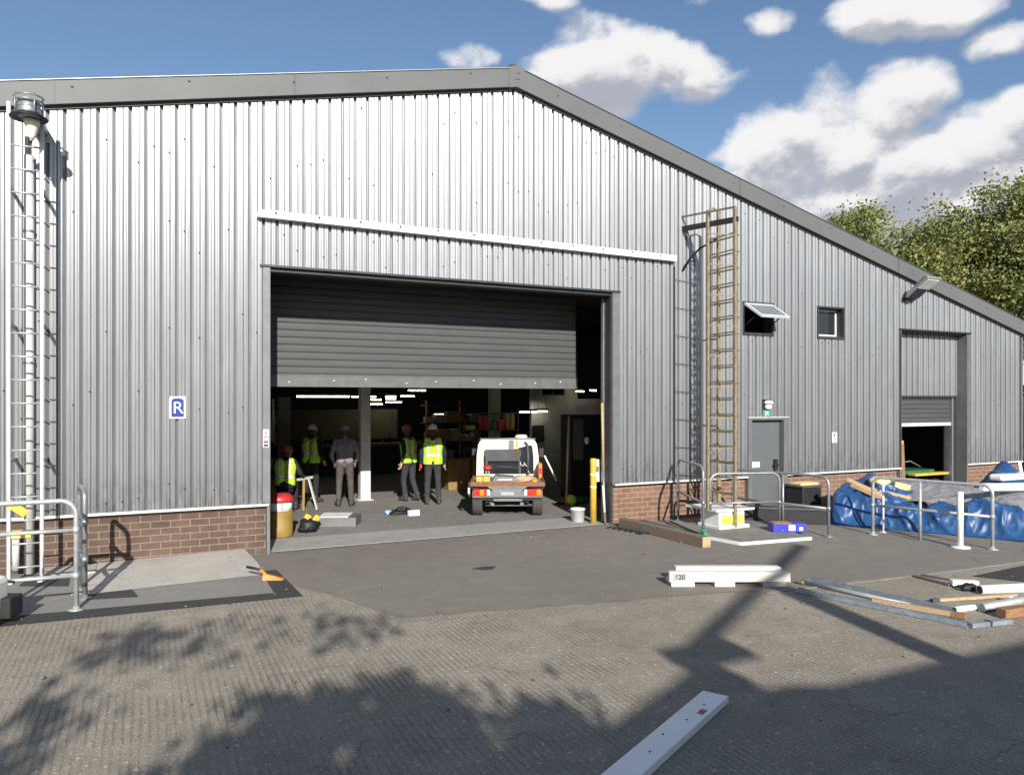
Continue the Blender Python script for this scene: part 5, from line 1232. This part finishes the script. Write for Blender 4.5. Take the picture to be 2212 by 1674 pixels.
mb = MB(); mb.blob((-3.33, 1.62, .12), (.17, .15, .12), 0, 10, .6, 12); mb.tube([(-3.4, 1.5, .05), (-3.3, 1.43, .16), (-3.22, 1.5, .06)], .018, 8); single('black_hose_heap', mb, 'black', 'black hose heap in front of the yellow tool', 'hose')
rt = root('flat_box', (-2.9, 2.1, .0125), 'low white-topped flat box on the workshop floor', 'box')
X = Matrix.Translation((-2.72, 1.98, .0125)) @ Matrix.Rotation(R(-24), 4, 'Z')
mb = MB(); mb.box(-.36, .36, -.02, .62, 0, .17, 0, X); mb.build('box', 'grey_trim', rt, bevel=.006)
mb = MB(); mb.box(-.36, .20, .04, .60, .171, .185, 0, X); mb.build('white_top', 'white', rt)
# the debris in the middle
mb = MB(); c = G(862, 1112); random.seed(4)
for k in range(5): mb.tube([(c.x + .13 * math.cos(t + k) + random.uniform(-.03, .03) + (k - 2) * .05, c.y + .10 * math.sin(t + k), .03 + .025 * k + .02 * math.sin(2 * t)) for t in np.linspace(0, 6, 14)], .017, 6)
mb.blob((c.x, c.y, .04), (.2, .12, .05), 0, 7, .6, 7); single('cable_coil', mb, 'black', 'tangled black cable between the blue bag and the white carton', 'cable')
mb = MB(); c = G(838, 1112); mb.blob((c.x, c.y, .05), (.08, .06, .05), 0, 8, .7, 2); single('plastic_bag', mb, simple('blue_bag', (.25, .42, .6), .4), 'small crumpled pale blue bag on the workshop floor', 'bag')
mb = MB(); c = G(895, 1115); mb.box(c.x - .12, c.x + .12, c.y, c.y + .1, .0125, .12); single('white_carton', mb, 'white', 'small white carton on the floor beside the black cable', 'carton', bevel=.004)
mb = MB(); a, b = G(780, 1112), G(905, 1106); mb.beam(Vector((a.x, a.y, .028)), Vector((b.x, b.y, .028)), .05, .03); single('floor_bar', mb, 'slate', 'thin dark bar lying across the sunlit floor', 'bar')
# tools by the right side of the doorway
stick('shovel', at(1228, 1094) + Vector((0, .1, .02)), P(1229, 899, G(1228, 1094).y + .35), .025, 'wood', 'wooden-handled shovel leaning behind the bucket', 'shovel', .12, 'orange', 1.2)
stick('long_rod', at(1222, 1082) + Vector((0, 0, .03)), P(1176, 984, G(1222, 1082).y + .2), .022, 'white_worn', 'slanting rod with an orange top beside the truck', 'rod', .42, 'black', 1.0)
mb = MB(); p = at(1234, 1092); mb.blob((p.x, p.y, .13), (.13, .12, .12), 0, 9, .2, 3); single('lime_ball', mb, 'lime', 'lime green round bag behind the bucket', 'bag')
mb = MB(); p = at(1255, 1090); mb.blob((p.x, p.y + .1, .10), (.25, .14, .09), 0, 8, .3, 8); single('green_roll', mb, 'green_dark', 'dark green roll beside the lime green bag', 'roll')
mb = MB(); p = at(1212, 1092); mb.tube([(p.x + .12 * math.cos(t), p.y + .08 * math.sin(t), .03 + .02 * t / 6) for t in np.linspace(0, 9, 20)], .016, 6); single('hose_coil', mb, 'black', 'small black hose coil beside the lime green bag', 'hose')
rt = root('tall_cabinet', (3.9, 3.6, 0), 'tall black cabinet with a pale strip in the right corner of the hall', 'cabinet')
mb = MB(); mb.box(3.35, 4.3, 3.6, 4.1, .0125, 2.05); mb.build('body', 'black', rt, bevel=.01)
mb = MB(); mb.box(3.42, 3.70, 3.585, 3.6, .95, 1.95); mb.build('door_panel', 'in_tan', rt)
mb = MB(); mb.box(3.45, 4.05, 3.57, 3.6, 2.06, 2.28); mb.build('top_box', 'in_white', rt)
mb = MB(); mb.blob((3.75, 3.5, 1.42), (.07, .05, .09), 0, 7, .3, 2); mb.build('hook_bag', 'white', rt)
rt = root('folding_table', (3.6, 5.4, 0), 'grey-topped folding table beside the truck', 'table')
mb = MB(); mb.box(3.0, 4.2, 5.2, 5.8, .90, .94); mb.build('top', 'in_white', rt)
for x in (3.05, 4.1): mb = MB(); mb.beam((x, 5.25, .0125), (x + .2, 5.3, .9), .03, .03); mb.build('leg', 'galv', rt)
mb = MB(); mb.box(4.56, 4.95, 7.90, 7.95, 1.15, 1.65); single('wall_board', mb, 'dark_in', 'dark notice board on the off-white partition', 'notice board')
# cupboards, bench, shelving, at the back
for i, (x0, x1) in enumerate(((1.35, 1.98), (2.05, 2.75))):
    rt = root('cupboard', ((x0 + x1) / 2, 6.9, 0), ('left' if i == 0 else 'right') + ' one of the two low wooden cupboards beyond the truck', 'cupboard', 'wooden cupboards')
    mb = MB(); mb.box(x0, x1, 6.6, 7.2, .0125, .82); mb.build('carcass', 'drum', rt, bevel=.005)
    mb = MB(); mb.box(x0 + .04, x1 - .04, 6.585, 6.6, .10, .76); mb.build('door_panel', 'wood_brown', rt)
    mb = MB(); mb.box(x1 - .12, x1 - .09, 6.57, 6.585, .5, .62); mb.build('handle', 'galv', rt)
rt = root('workbench', (.9, 12, 0), 'long dark workbench across the back of the hall', 'workbench')
mb = MB(); mb.box(-1.3, 3.4, 11.7, 12.5, .92, 1.0); mb.build('top', 'in_tan', rt)
mb = MB(); mb.box(-1.2, 3.3, 11.8, 12.4, .0125, .92); mb.build('carcass', 'dark_in', rt)
random.seed(9)
for i in range(14):
    x = -1.1 + i * .32 + random.uniform(-.08, .08); h = random.uniform(.08, .3); r = random.uniform(.03, .07); mb = MB()
    mb.lathe([(r, 0), (r, h * .7), (r * .45, h * .85), (r * .45, h), (0, h)], 10, 0, Matrix.Translation((x, 12.0 + random.uniform(-.15, .15), 1.0)))
    kinds = ('slate', 'in_tan', 'drum', 'black', 'in_white')[i % 5]; nm = ('dark grey', 'tan', 'ochre', 'black', 'pale')[i % 5]
    single('bottle', mb, kinds, f'{nm} bottle standing on the long back workbench', 'bottle', f'{nm} bottles on the bench')
rt = root('tool_shelf', (3.2, 8.4, 0), 'steel shelving with red cans behind the truck cab', 'shelving')
for z in (.4, .95, 1.5, 2.0): mb = MB(); mb.box(2.5, 4.3, 8.3, 8.8, z, z + .03); mb.build('shelf', 'slate', rt)
for x in (2.5, 4.27): mb = MB(); mb.box(x, x + .03, 8.3, 8.33, .0125, 2.2); mb.build('upright', 'slate', rt)
for i, (x, z, w, h, mt, nm) in enumerate(((2.75, 1.53, .3, .14, 'lime', 'lime'), (3.2, 1.53, .22, .42, 'red', 'tall red'), (3.52, 1.53, .16, .22, 'green_dark', 'dark green'), (3.75, 1.53, .18, .30, 'red', 'short red'), (4.05, 1.53, .3, .5, 'drum', 'ochre'), (3.1, .98, .4, .3, 'in_tan', 'tan'))):
    rt2 = root('can', (x, 8.5, z), f'{nm} container on the steel shelving behind the truck', 'container')
    mb = MB(); mb.box(x - w / 2, x + w / 2, 8.38, 8.62, z, z + h); mb.build('body', mt, rt2, bevel=.02); mb = MB(); mb.tube([(x, 8.5, z + h), (x, 8.5, z + h + .035)], .035, 10); mb.build('cap', 'black', rt2)
mb = MB(); mb.tube([(3.9, 8.2, .02), (4.0, 8.25, 2.2)], .02, 8); single('tall_rod', mb, 'black_metal', 'thin dark rod standing against the steel shelving', 'rod')
rt = root('grey_cabinet', (-4.2, 7.5, 0), 'grey wall cabinet in the dark left side of the hall', 'cabinet')
mb = MB(); mb.box(-4.4, -3.0, 8.2, 8.7, 1.3, 1.95); mb.build('body', 'dark_in2', rt, bevel=.01)
mb = MB(); mb.box(-4.2, -3.75, 8.185, 8.2, 1.35, 1.75); mb.build('opening', 'black', rt)
mb = MB(); mb.box(-3.0, -2.88, 8.2, 8.6, 1.32, 1.75); mb.build('side_panel', 'in_white', rt)
rt = root('stool', (-3.28, 4.3, .0125), 'black stool under the sitting worker', 'stool')
mb = MB(); mb.tube([(-3.28, 4.33, .46), (-3.28, 4.33, .50)], .18, 16); mb.build('seat', 'black', rt)
for t in range(3): mb = MB(); mb.tube([(-3.28 + .08 * math.cos(t * 2.1), 4.33 + .08 * math.sin(t * 2.1), .46), (-3.28 + .2 * math.cos(t * 2.1), 4.33 + .2 * math.sin(t * 2.1), .0125)], .014, 6); mb.build('leg', 'black_metal', rt)
rt = root('hand_saw', (-2.85, 4.55, 0), 'tan-legged trestle in front of the sitting worker', 'trestle')
rt.name = 'trestle'
mb = MB(); mb.beam((-2.98, 4.5, .68), (-2.62, 4.75, .70), .06, .05); mb.build('top', 'in_white', rt)
mb = MB(); mb.beam((-2.86, 4.5, .0125), (-2.84, 4.55, .66), .05, .03); mb.build('leg', 'drum', rt)
mb = MB(); mb.beam((-2.56, 4.5, .0125), (-2.72, 4.6, .68), .07, .03); mb.build('leg', 'in_white', rt)
rt = root('waste_bin', (-1.5, 6.2, 0), 'black bin with a pale yellow bag behind the grey-clothed worker', 'bin')
mb = MB(); mb.lathe([(.2, 0), (.25, .55), (.24, .55), (.0, .5)], 16, 0, Matrix.Translation((-1.42, 6.6, .0125))); mb.build('tub', 'black', rt)
mb = MB(); mb.blob((-1.42, 6.6, .62), (.17, .15, .1), 0, 8, .4, 3); mb.build('bag', 'yellow_pale', rt)
mb = MB(); mb.box(-2.6, -2.25, 9.5, 9.56, .8, 2.5); single('door_leaf', mb, 'dark_in2', 'dark grey door leaf at the back left of the hall', 'door')
mb = MB(); mb.tube([(-2.75, 9.3, 1.5), (-2.75, 9.3, 2.45)], .03, 8); single('lamp_tube', mb, 'in_white', 'unlit pale tube standing near the dark door', 'tube')

# racking with boxes against the far wall and along the left side
random.seed(14)
for k, (x0, x1, y, lb) in enumerate(((-3.6, -1.4, 13.6, 'far left'), (3.3, 5.9, 13.8, 'far right'))):
    rt = root('racking', ((x0 + x1) / 2, y, 0), f'steel racking in the {lb} depth of the hall', 'racking')
    for z in (.15, .85, 1.55, 2.2): mb = MB(); mb.box(x0, x1, y, y + .6, z, z + .05); mb.build('shelf', 'slate', rt)
    for x in (x0, (x0 + x1) / 2, x1 - .05): mb = MB(); mb.box(x, x + .05, y, y + .05, .0125, 2.4); mb.build('upright', 'orange' if k else 'slate', rt)
    for z in (.2, .9, 1.6):
        x = x0 + .08
        while x < x1 - .45:
            w_ = random.uniform(.25, .42); h_ = random.uniform(.2, .45); mt, nm = random.choice((('card', 'brown'), ('in_tan', 'tan'), ('grey_print', 'grey'), ('blue_sign', 'blue'), ('in_white', 'white')))
            mb = MB(); mb.box(x, x + w_, y + .05, y + .5, z, z + h_); single('stored_box', mb, mt, f'{nm} box on the {lb} racking', 'box', f'{nm} boxes on the {lb} racking', .008); x += w_ + random.uniform(.03, .2)

# fluorescent lamps (lit)
LAMPS = [(641, 858, 755, 855, 8.5), (760, 858, 812, 856, 13), (801, 864, 824, 863, 16), (797, 874, 826, 872, 16), (833, 857, 855, 855.5, 16), (833, 863, 855, 860, 16.5), (834, 870, 867, 868, 15), (866, 857, 895, 854.6, 14), (882, 845, 919, 842, 11),
         (938, 896, 973, 894, 15), (976, 894, 1012, 892, 15), (1123, 891, 1158, 889.5, 7.6), (1160, 889.5, 1182, 888, 7.6), (1245, 846, 1261, 845, 7.3), (1274, 844, 1288, 843, 7.3)]
for i, (xa, ya, xb, yb, Y) in enumerate(LAMPS):
    a, b = P(xa, ya, Y), P(xb, yb, Y); z = (a.z + b.z) / 2; c = (a + b) / 2
    rt = root('ceiling_light', (c.x, Y, z), 'lit fluorescent strip lamp hanging in the dark workshop', 'strip light', 'fluorescent strip lamps')
    mb = MB(); mb.tube([(a.x, Y, z), (b.x, Y, z)], .017, 8); mb.build('tube', 'tube', rt)
    mb = MB(); mb.box(a.x - .02, b.x + .02, Y - .06, Y + .06, z + .045, z + .09); mb.build('batten', 'dark_in2', rt)
    for x in (a.x + .1 * (b.x - a.x), b.x - .1 * (b.x - a.x)): mb = MB(); mb.tube([(x, Y, z + .09), (x, Y, 4.94)], .006, 5); mb.build('hanger', 'black_metal', rt)
# ------------------------------------------------------------------ trees, neighbours
def tree(label, base, height, crown_c, crown_r, clusters, leaves, leaf, seed, mats=('leaf1', 'leaf2', 'leaf3'), w=(.55, .3, .15), group=None, trunk_r=.22, spread=.75, shell=.35):
    rnd = np.random.RandomState(seed); base = Vector(base); cc = Vector(crown_c)
    rt = root('tree', base, label, 'tree', group)
    mb = MB(); top = cc + UP * crown_r[2] * .5
    fork = base.lerp(cc, .55)
    mb.tube([base, base.lerp(fork, .5) + Vector((.08, .05, 0)), fork, fork.lerp(top, .5), top], [trunk_r, trunk_r * .8, trunk_r * .62, trunk_r * .35, trunk_r * .08], 9)
    cents = []
    for i in range(clusters):
        d = rnd.normal(size=3); d /= np.linalg.norm(d); r = shell + (1 - shell) * rnd.rand() ** .5
        f = 1 + .35 * mnoise.noise(Vector((d[0] * 1.6 + seed, d[1] * 1.6, d[2] * 1.6)))
        c = np.array(cc) + d * np.array(crown_r) * r * f; cents.append(c)
        if i % 3 == 0:
            s_ = fork.lerp(top, rnd.rand() * .8); e = Vector(c); m_ = s_.lerp(e, .5) + Vector((0, 0, -.15 * (e - s_).length * .4))
            mb.tube([s_, m_, e], [trunk_r * .28, trunk_r * .16, trunk_r * .04], 5)
    mb.build('trunk', 'bark', rt)
    cents = np.array(cents); n = clusters * leaves
    ci = np.repeat(np.arange(clusters), leaves)
    pos = cents[ci] + rnd.normal(size=(n, 3)) * np.array((spread, spread, spread * .7)) * (.6 + .8 * rnd.rand(clusters))[ci][:, None] * .6
    a = rnd.normal(size=(n, 3)); a /= np.linalg.norm(a, axis=1)[:, None]; b_ = rnd.normal(size=(n, 3)); b_ -= (b_ * a).sum(1)[:, None] * a; b_ /= np.linalg.norm(b_, axis=1)[:, None]
    sz = leaf * (.6 + .8 * rnd.rand(n))[:, None]
    q = np.stack([pos - a * sz * .5, pos + b_ * sz * .32, pos + a * sz * .5, pos - b_ * sz * .32], 1).reshape(-1, 3)
    q -= np.array(base)
    me = bpy.data.meshes.new('crown'); me.vertices.add(4 * n); me.vertices.foreach_set('co', q.ravel()); me.loops.add(4 * n); me.loops.foreach_set('vertex_index', np.arange(4 * n)); me.polygons.add(n); me.polygons.foreach_set('loop_start', np.arange(n) * 4)
    me.polygons.foreach_set('loop_total', np.full(n, 4)) if bpy.app.version < (4, 1, 0) else None
    cl = rnd.choice(3, clusters, p=w)[ci]; own = rnd.choice(3, n, p=w); mix = np.where(rnd.rand(n) < .78, cl, own)
    for mm in mats: me.materials.append(M[mm])
    me.polygons.foreach_set('material_index', mix.astype(np.int32)); me.update(calc_edges=True); me.validate()
    o = bpy.data.objects.new('crown', me); COL.objects.link(o); o.parent = rt
    return rt
def far(px, py, Z):   # point at forward distance Z
    return CAM + ray(px, py) * Z
def ftree(label, px, py, Z, rpx, rpy, **k):
    c = far(px, py, Z); rx = rpx * Z / FPX; rz_ = rpy * Z / FPX
    return tree(label, (c.x, c.y, 0), 0, c, (rx, rx, rz_), **k)
ftree('open leafy tree nearest the ridge behind the sloping roof', 1850, 556, 44, 74, 112, clusters=84, leaves=150, leaf=.185, seed=3, group=None, spread=.85)
ftree('broad yellow-green tree filling the middle behind the roof', 2025, 580, 42, 88, 125, clusters=105, leaves=190, leaf=.185, seed=8, w=(.45, .42, .13), spread=.85)
ftree('taller full-crowned tree cut by the right edge', 2200, 540, 40, 92, 140, clusters=120, leaves=210, leaf=.185, seed=5, w=(.55, .28, .17), spread=.8)
ftree('dark leafy tree low behind the roof end', 2120, 690, 48, 130, 90, clusters=75, leaves=170, leaf=.19, seed=15, w=(.5, .15, .35), spread=.9)
ftree('bushy tree beyond the end of the workshop', 2265, 760, 38, 80, 160, clusters=75, leaves=170, leaf=.20, seed=25, w=(.55, .15, .3), spread=.8)
# what shows past the right corner
c = far(2290, 865, 36)
rt = root('brick_house', (c.x, c.y, 0), 'brick house with a white gable glimpsed past the right corner', 'house')
mb = MB(); mb.box(c.x - 2.5, c.x + 5, c.y, c.y + 5, 0, 2.6); mb.build('wall', 'brick_tan', rt)
mb = MB(); mb.prism([(c.x - 2.9, 3.1), (c.x + 5.4, 3.1), (c.x + 1.2, 4.9)], c.y - .1, c.y + 5, 0, 'y'); mb.build('roof', 'white_worn', rt)
c = far(2245, 940, 28)
rt = root('board_fence', (c.x, c.y, 0), 'grey panel fence beyond the right end of the workshop', 'fence')
mb = MB(); mb.box(c.x - 3, c.x + 5, c.y, c.y + .06, .1, 1.8); mb.build('panel', 'grey_trim', rt)
for k in range(5): mb = MB(); mb.box(c.x - 3 + k * 2, c.x - 2.9 + k * 2, c.y - .08, c.y, 0, 1.9); mb.build('post', 'slate', rt)
a, b = far(2196, 985, 23.5), far(2208, 1030, 23); mb = MB(); mb.beam((a.x, a.y, 1.0), (b.x, b.y, .05), .08, .08); mb.beam((a.x + .35, a.y + .1, .9), (b.x + .3, b.y, .05), .05, .3, 1); single('leaning_post', mb, ['white', 'black'], 'white post leaning at the right corner', 'post')

# behind the camera: the things whose shadows lie across the yard
sh_off = lambda h: Vector((-LXs * h / LZs, -h / LZs, 0))
LXs, LZs = .24, .45
def shadow_tree(label, px, py, h, rx, ry, rz_, **k):
    g = G(px, py); c = g + Vector((-LXs * h / LZs, -h / LZs, h)); return tree(label, (c.x - .4, c.y - .6, 0), 0, c, (rx, ry, rz_), **k)
shadow_tree('plane tree behind the yard throwing the main dappled shade', 700, 1560, 6.2, 1.0, .45, .26, clusters=25, leaves=30, leaf=.20, seed=31, spread=.34, trunk_r=.12)
shadow_tree('thin tree behind the yard shading the left foreground', 90, 1590, 5.6, .45, .4, .22, clusters=5, leaves=20, leaf=.18, seed=33, spread=.28, trunk_r=.08)
shadow_tree('slim tree behind the yard whose top shades the ground before the ramp', 620, 1372, 7.4, 1.1, .45, .10, clusters=6, leaves=18, leaf=.18, seed=37, spread=.3, trunk_r=.06)
shadow_tree('small round tree behind the yard with a single tuft', 255, 1392, 7.0, .35, .2, .06, clusters=4, leaves=20, leaf=.18, seed=39, spread=.26, trunk_r=.05)
shadow_tree('large tree behind the yard shading the near foreground', 860, 1705, 5.4, 1.75, .5, .26, clusters=44, leaves=36, leaf=.22, seed=35, spread=.36, trunk_r=.14)
# workshop across the yard: only its eaves shadow reaches the picture
ev = 5.6; yb = -8.05 - ev / LZs
rt = root('facing_building', (0, yb - 4, 0), 'plain brick building across the yard shading the right foreground', 'building')
xo = -LXs * ev / LZs
mb = MB(); mb.box(-3.9 + xo, 22, yb - 6, yb, 0, ev); mb.build('wall', 'brick_dark', rt)
mb = MB(); mb.prism([(-3.65 + xo, ev), (-.6 + xo, ev), (-1.2 + xo, ev + .14), (-2.0 + xo, ev + .22), (-1.62 + xo, ev + .44), (-1.75 + xo, ev + .50)], yb - .5, yb - .02, 0, 'y'); mb.build('shade_panel', 'slate', rt)  # unseen panel, its outline shaped to give the bump in the yard shade
mb = MB(); mb.box(-4.0 + xo, 22, yb - 6, yb + .05, ev, ev + .05); mb.build('roof', 'slate', rt)
# lamp mast with a cross beam in front of it
h = 6.5; tp = Vector((1.30, -5.21, 0)) + sh_off(h); 
rt = root('lamp_mast', (tp.x, tp.y, 0), 'square steel lamp mast with a long cross beam across the yard', 'mast')
mb = MB(); mb.beam((tp.x, tp.y, 0), (tp.x, tp.y, h), .28, .28); mb.build('mast', 'galv', rt)
a = Vector((3.75, -3.2, 0)) + sh_off(h); b = Vector((-1.5, -6.78, 0)) + sh_off(h)
mb = MB(); mb.beam((a.x, a.y, h), (b.x, b.y, h), .13, .09); mb.build('cross_beam', 'galv', rt)
c = Vector((-1.27, -6.80, 0)) + sh_off(h); mb = MB(); mb.box(c.x - .42, c.x + .42, c.y - .14, c.y + .14, h - .08, h + .08); mb.build('lamp_head', 'lamp_grey', rt)
# unseen skip-shaped body, added right of the frame to cast a shadow
rt = root('shade_caster', (7.2, -6.6, 0), 'unseen skip-shaped body added beyond the right edge to shade the tarmac', 'skip')
mb = MB(); mb.prism([(6.55, .03), (8.2, .03), (8.6, .6), (6.35, .6)], -7.4, -6.5, 0, 'y'); mb.build('caster_body', 'rust', rt)
mb = MB(); mb.box(6.3, 8.65, -7.45, -7.35, .57, .64); mb.box(6.3, 8.65, -6.55, -6.45, .57, .64); mb.build('rim', 'rust', rt)
# ------------------------------------------------------------------ light, sky, camera
LX, LZ = .24, -.45
sd = Vector((LX, 1, LZ)).normalized()
sun = bpy.data.lights.new('sun', 'SUN'); sun.energy = 5.0; sun.angle = R(.45); sun.color = (1.0, .955, .88)
so = bpy.data.objects.new('sun', sun); COL.objects.link(so); so.location = (-5, -20, 12)
so.rotation_euler = sd.to_track_quat('-Z', 'Y').to_euler()
tos = -sd; elev = math.asin(tos.z); rot = math.atan2(tos.x, tos.y)

w = bpy.data.worlds.new('World'); scn.world = w; w.use_nodes = True
w.cycles.sampling_method = 'MANUAL'; w.cycles.sample_map_resolution = 256
nt = w.node_tree; bg = nt.nodes['Background']
sky = nt.nodes.new('ShaderNodeTexSky'); sky.sky_type = 'NISHITA'; sky.sun_disc = False
sky.sun_elevation = elev; sky.sun_rotation = rot; sky.air_density = 1.0; sky.dust_density = .6; sky.ozone_density = 2.8; sky.altitude = 100
tc = nt.nodes.new('ShaderNodeTexCoord'); V = tc.outputs['Generated']
def mth(op, a, b=None, c=None):
    n = nt.nodes.new('ShaderNodeMath'); n.operation = op
    for i, x in enumerate((a, b, c)):
        if x is None: continue
        if isinstance(x, (int, float)): n.inputs[i].default_value = x
        else: nt.links.new(x, n.inputs[i])
    return n.outputs[0]
def azel(px, py):
    d = ray(px, py); return math.atan2(d.x, d.y), math.atan2(d.z, math.hypot(d.x, d.y))
# cumulus: (centre x, centre y, half width, half height, weight), given as bearings seen from the yard
CL = [(1330, 150, 190, 105, 1.3), (1265, 60, 85, 60, 1.05), (1480, 165, 105, 52, 1.0), (1210, 5, 65, 40, .9), (1330, 225, 95, 48, .9),
      (1890, 225, 165, 112, 1.5), (1740, 335, 205, 105, 1.45), (2060, 340, 250, 110, 1.5), (1900, 430, 440, 85, 1.4), (2205, 270, 95, 80, 1.3), (1825, 180, 85, 60, 1.15),
      (1990, 25, 195, 78, 1.35), (2175, 90, 100, 50, 1.25), (1650, 55, 52, 34, .62), (1015, 125, 58, 28, .62), (1540, 0, 90, 18, .65), (1180, -10, 70, 20, .6)]
def density(vec):
    s = nt.nodes.new('ShaderNodeSeparateXYZ'); nt.links.new(vec, s.inputs[0])
    az = mth('ARCTAN2', s.outputs[0], s.outputs[1])
    hh = mth('SQRT', mth('ADD', mth('MULTIPLY', s.outputs[0], s.outputs[0]), mth('MULTIPLY', s.outputs[1], s.outputs[1])))
    el = mth('ARCTAN2', s.outputs[2], hh)
    tot = None
    for cx, cy, rw, rh, wt in CL:
        a, e = azel(cx, cy); ra = abs(azel(cx + rw, cy)[0] - azel(cx - rw, cy)[0]) / 2; re = abs(azel(cx, cy + rh)[1] - azel(cx, cy - rh)[1]) / 2
        u = mth('DIVIDE', mth('SUBTRACT', az, a), ra); v = mth('DIVIDE', mth('SUBTRACT', el, e), re)
        q = mth('SUBTRACT', wt, mth('MULTIPLY', mth('ADD', mth('MULTIPLY', u, u), mth('MULTIPLY', v, v)), wt * .75))
        tot = q if tot is None else mth('SMOOTH_MAX', tot, q, .25)
    # the rest of the sky carries a scatter of cloud too
    n0 = nt.nodes.new('ShaderNodeTexNoise'); n0.inputs['Scale'].default_value = 2.4; n0.inputs['Detail'].default_value = 2
    nt.links.new(vec, n0.inputs['Vector'])
    behind = mth('SUBTRACT', mth('MULTIPLY', mth('SUBTRACT', n0.outputs['Fac'], .58), 5.0), mth('MULTIPLY', mth('MAXIMUM', mth('ADD', mth('MULTIPLY', s.outputs[0], .3), s.outputs[1]), 0.0), 9.0))
    tot = mth('MAXIMUM', tot, mth('MINIMUM', behind, 1.0))
    tot = mth('MAXIMUM', tot, -1.2)
    sc = nt.nodes.new('ShaderNodeMapping'); sc.inputs['Scale'].default_value = (1, 1, 1.5); nt.links.new(vec, sc.inputs[0])
    n1 = nt.nodes.new('ShaderNodeTexNoise'); n1.inputs['Scale'].default_value = 9.5; n1.inputs['Detail'].default_value = 9; n1.inputs['Roughness'].default_value = .58; n1.inputs['Distortion'].default_value = .12
    nt.links.new(sc.outputs[0], n1.inputs['Vector'])
    puff = None
    for scl, k in ((12, .62),):
        vo = nt.nodes.new('ShaderNodeTexVoronoi'); vo.feature = 'F1'; vo.inputs['Scale'].default_value = scl
        wv = nt.nodes.new('ShaderNodeVectorMath'); wv.operation = 'MULTIPLY_ADD'; nt.links.new(n1.outputs['Color'], wv.inputs[0]); wv.inputs[1].default_value = (.06, .06, .06); nt.links.new(sc.outputs[0], wv.inputs[2])
        nt.links.new(wv.outputs[0], vo.inputs['Vector'])
        q = mth('MULTIPLY', mth('SUBTRACT', .42, vo.outputs['Distance']), k * 1.6); puff = q if puff is None else mth('ADD', puff, q)
    return mth('ADD', mth('ADD', tot, puff), mth('MULTIPLY', mth('SUBTRACT', n1.outputs['Fac'], .475), 3.1)), n1.outputs['Fac']
d0, f0 = density(V)
up = nt.nodes.new('ShaderNodeVectorMath'); up.operation = 'ADD'; nt.links.new(V, up.inputs[0]); up.inputs[1].default_value = (-.012, -.004, .020)
d1, f1 = density(up.outputs[0])
def smooth(x, lo, hi):
    n = nt.nodes.new('ShaderNodeMapRange'); n.interpolation_type = 'SMOOTHSTEP'; nt.links.new(x, n.inputs[0]); n.inputs[1].default_value = lo; n.inputs[2].default_value = hi; return n.outputs[0]
alpha = mth('MULTIPLY', smooth(d0, .05, .85), .97)
lit = smooth(mth('SUBTRACT', d0, mth('MULTIPLY', d1, 1.0)), -.45, .50)
thick = smooth(d1, .3, 1.9)
bright = mth('SUBTRACT', mth('ADD', .62, mth('MULTIPLY', lit, .42)), mth('MULTIPLY', thick, .30))
cl = mixc(nt, smooth(bright, .35, 1.0), (.47, .49, .56), (1.0, .99, .99))
SKYS = .088
sc = nt.nodes.new('ShaderNodeMix'); sc.data_type = 'RGBA'; sc.blend_type = 'MULTIPLY'; sc.inputs[0].default_value = 1
nt.links.new(sky.outputs[0], sc.inputs[6]); sc.inputs[7].default_value = (1, 1, 1, 1)
gain = nt.nodes.new('ShaderNodeMix'); gain.data_type = 'RGBA'; gain.blend_type = 'MULTIPLY'; gain.inputs[0].default_value = 1
nt.links.new(cl, gain.inputs[6]); gain.inputs[7].default_value = (1 / SKYS * .66,) * 3 + (1,)
fin = mixc(nt, alpha, sc.outputs[2], gain.outputs[2])
nt.links.new(fin, bg.inputs[0]); bg.inputs[1].default_value = SKYS

cam = bpy.data.cameras.new('camera'); co = bpy.data.objects.new('camera', cam); COL.objects.link(co)
co.location = CAM; co.rotation_euler = (R(90), 0, -YAW)
cam.sensor_width = 36; cam.lens = 36 * FPX / 2212; cam.shift_y = (HY - 837) / 2212
cam.clip_start = .05; cam.clip_end = 2000
scn.camera = co
vs = scn.view_settings; vs.view_transform = 'Standard'; vs.look = 'None'; vs.exposure = .5; vs.gamma = 1
scn.cycles.max_bounces = 8
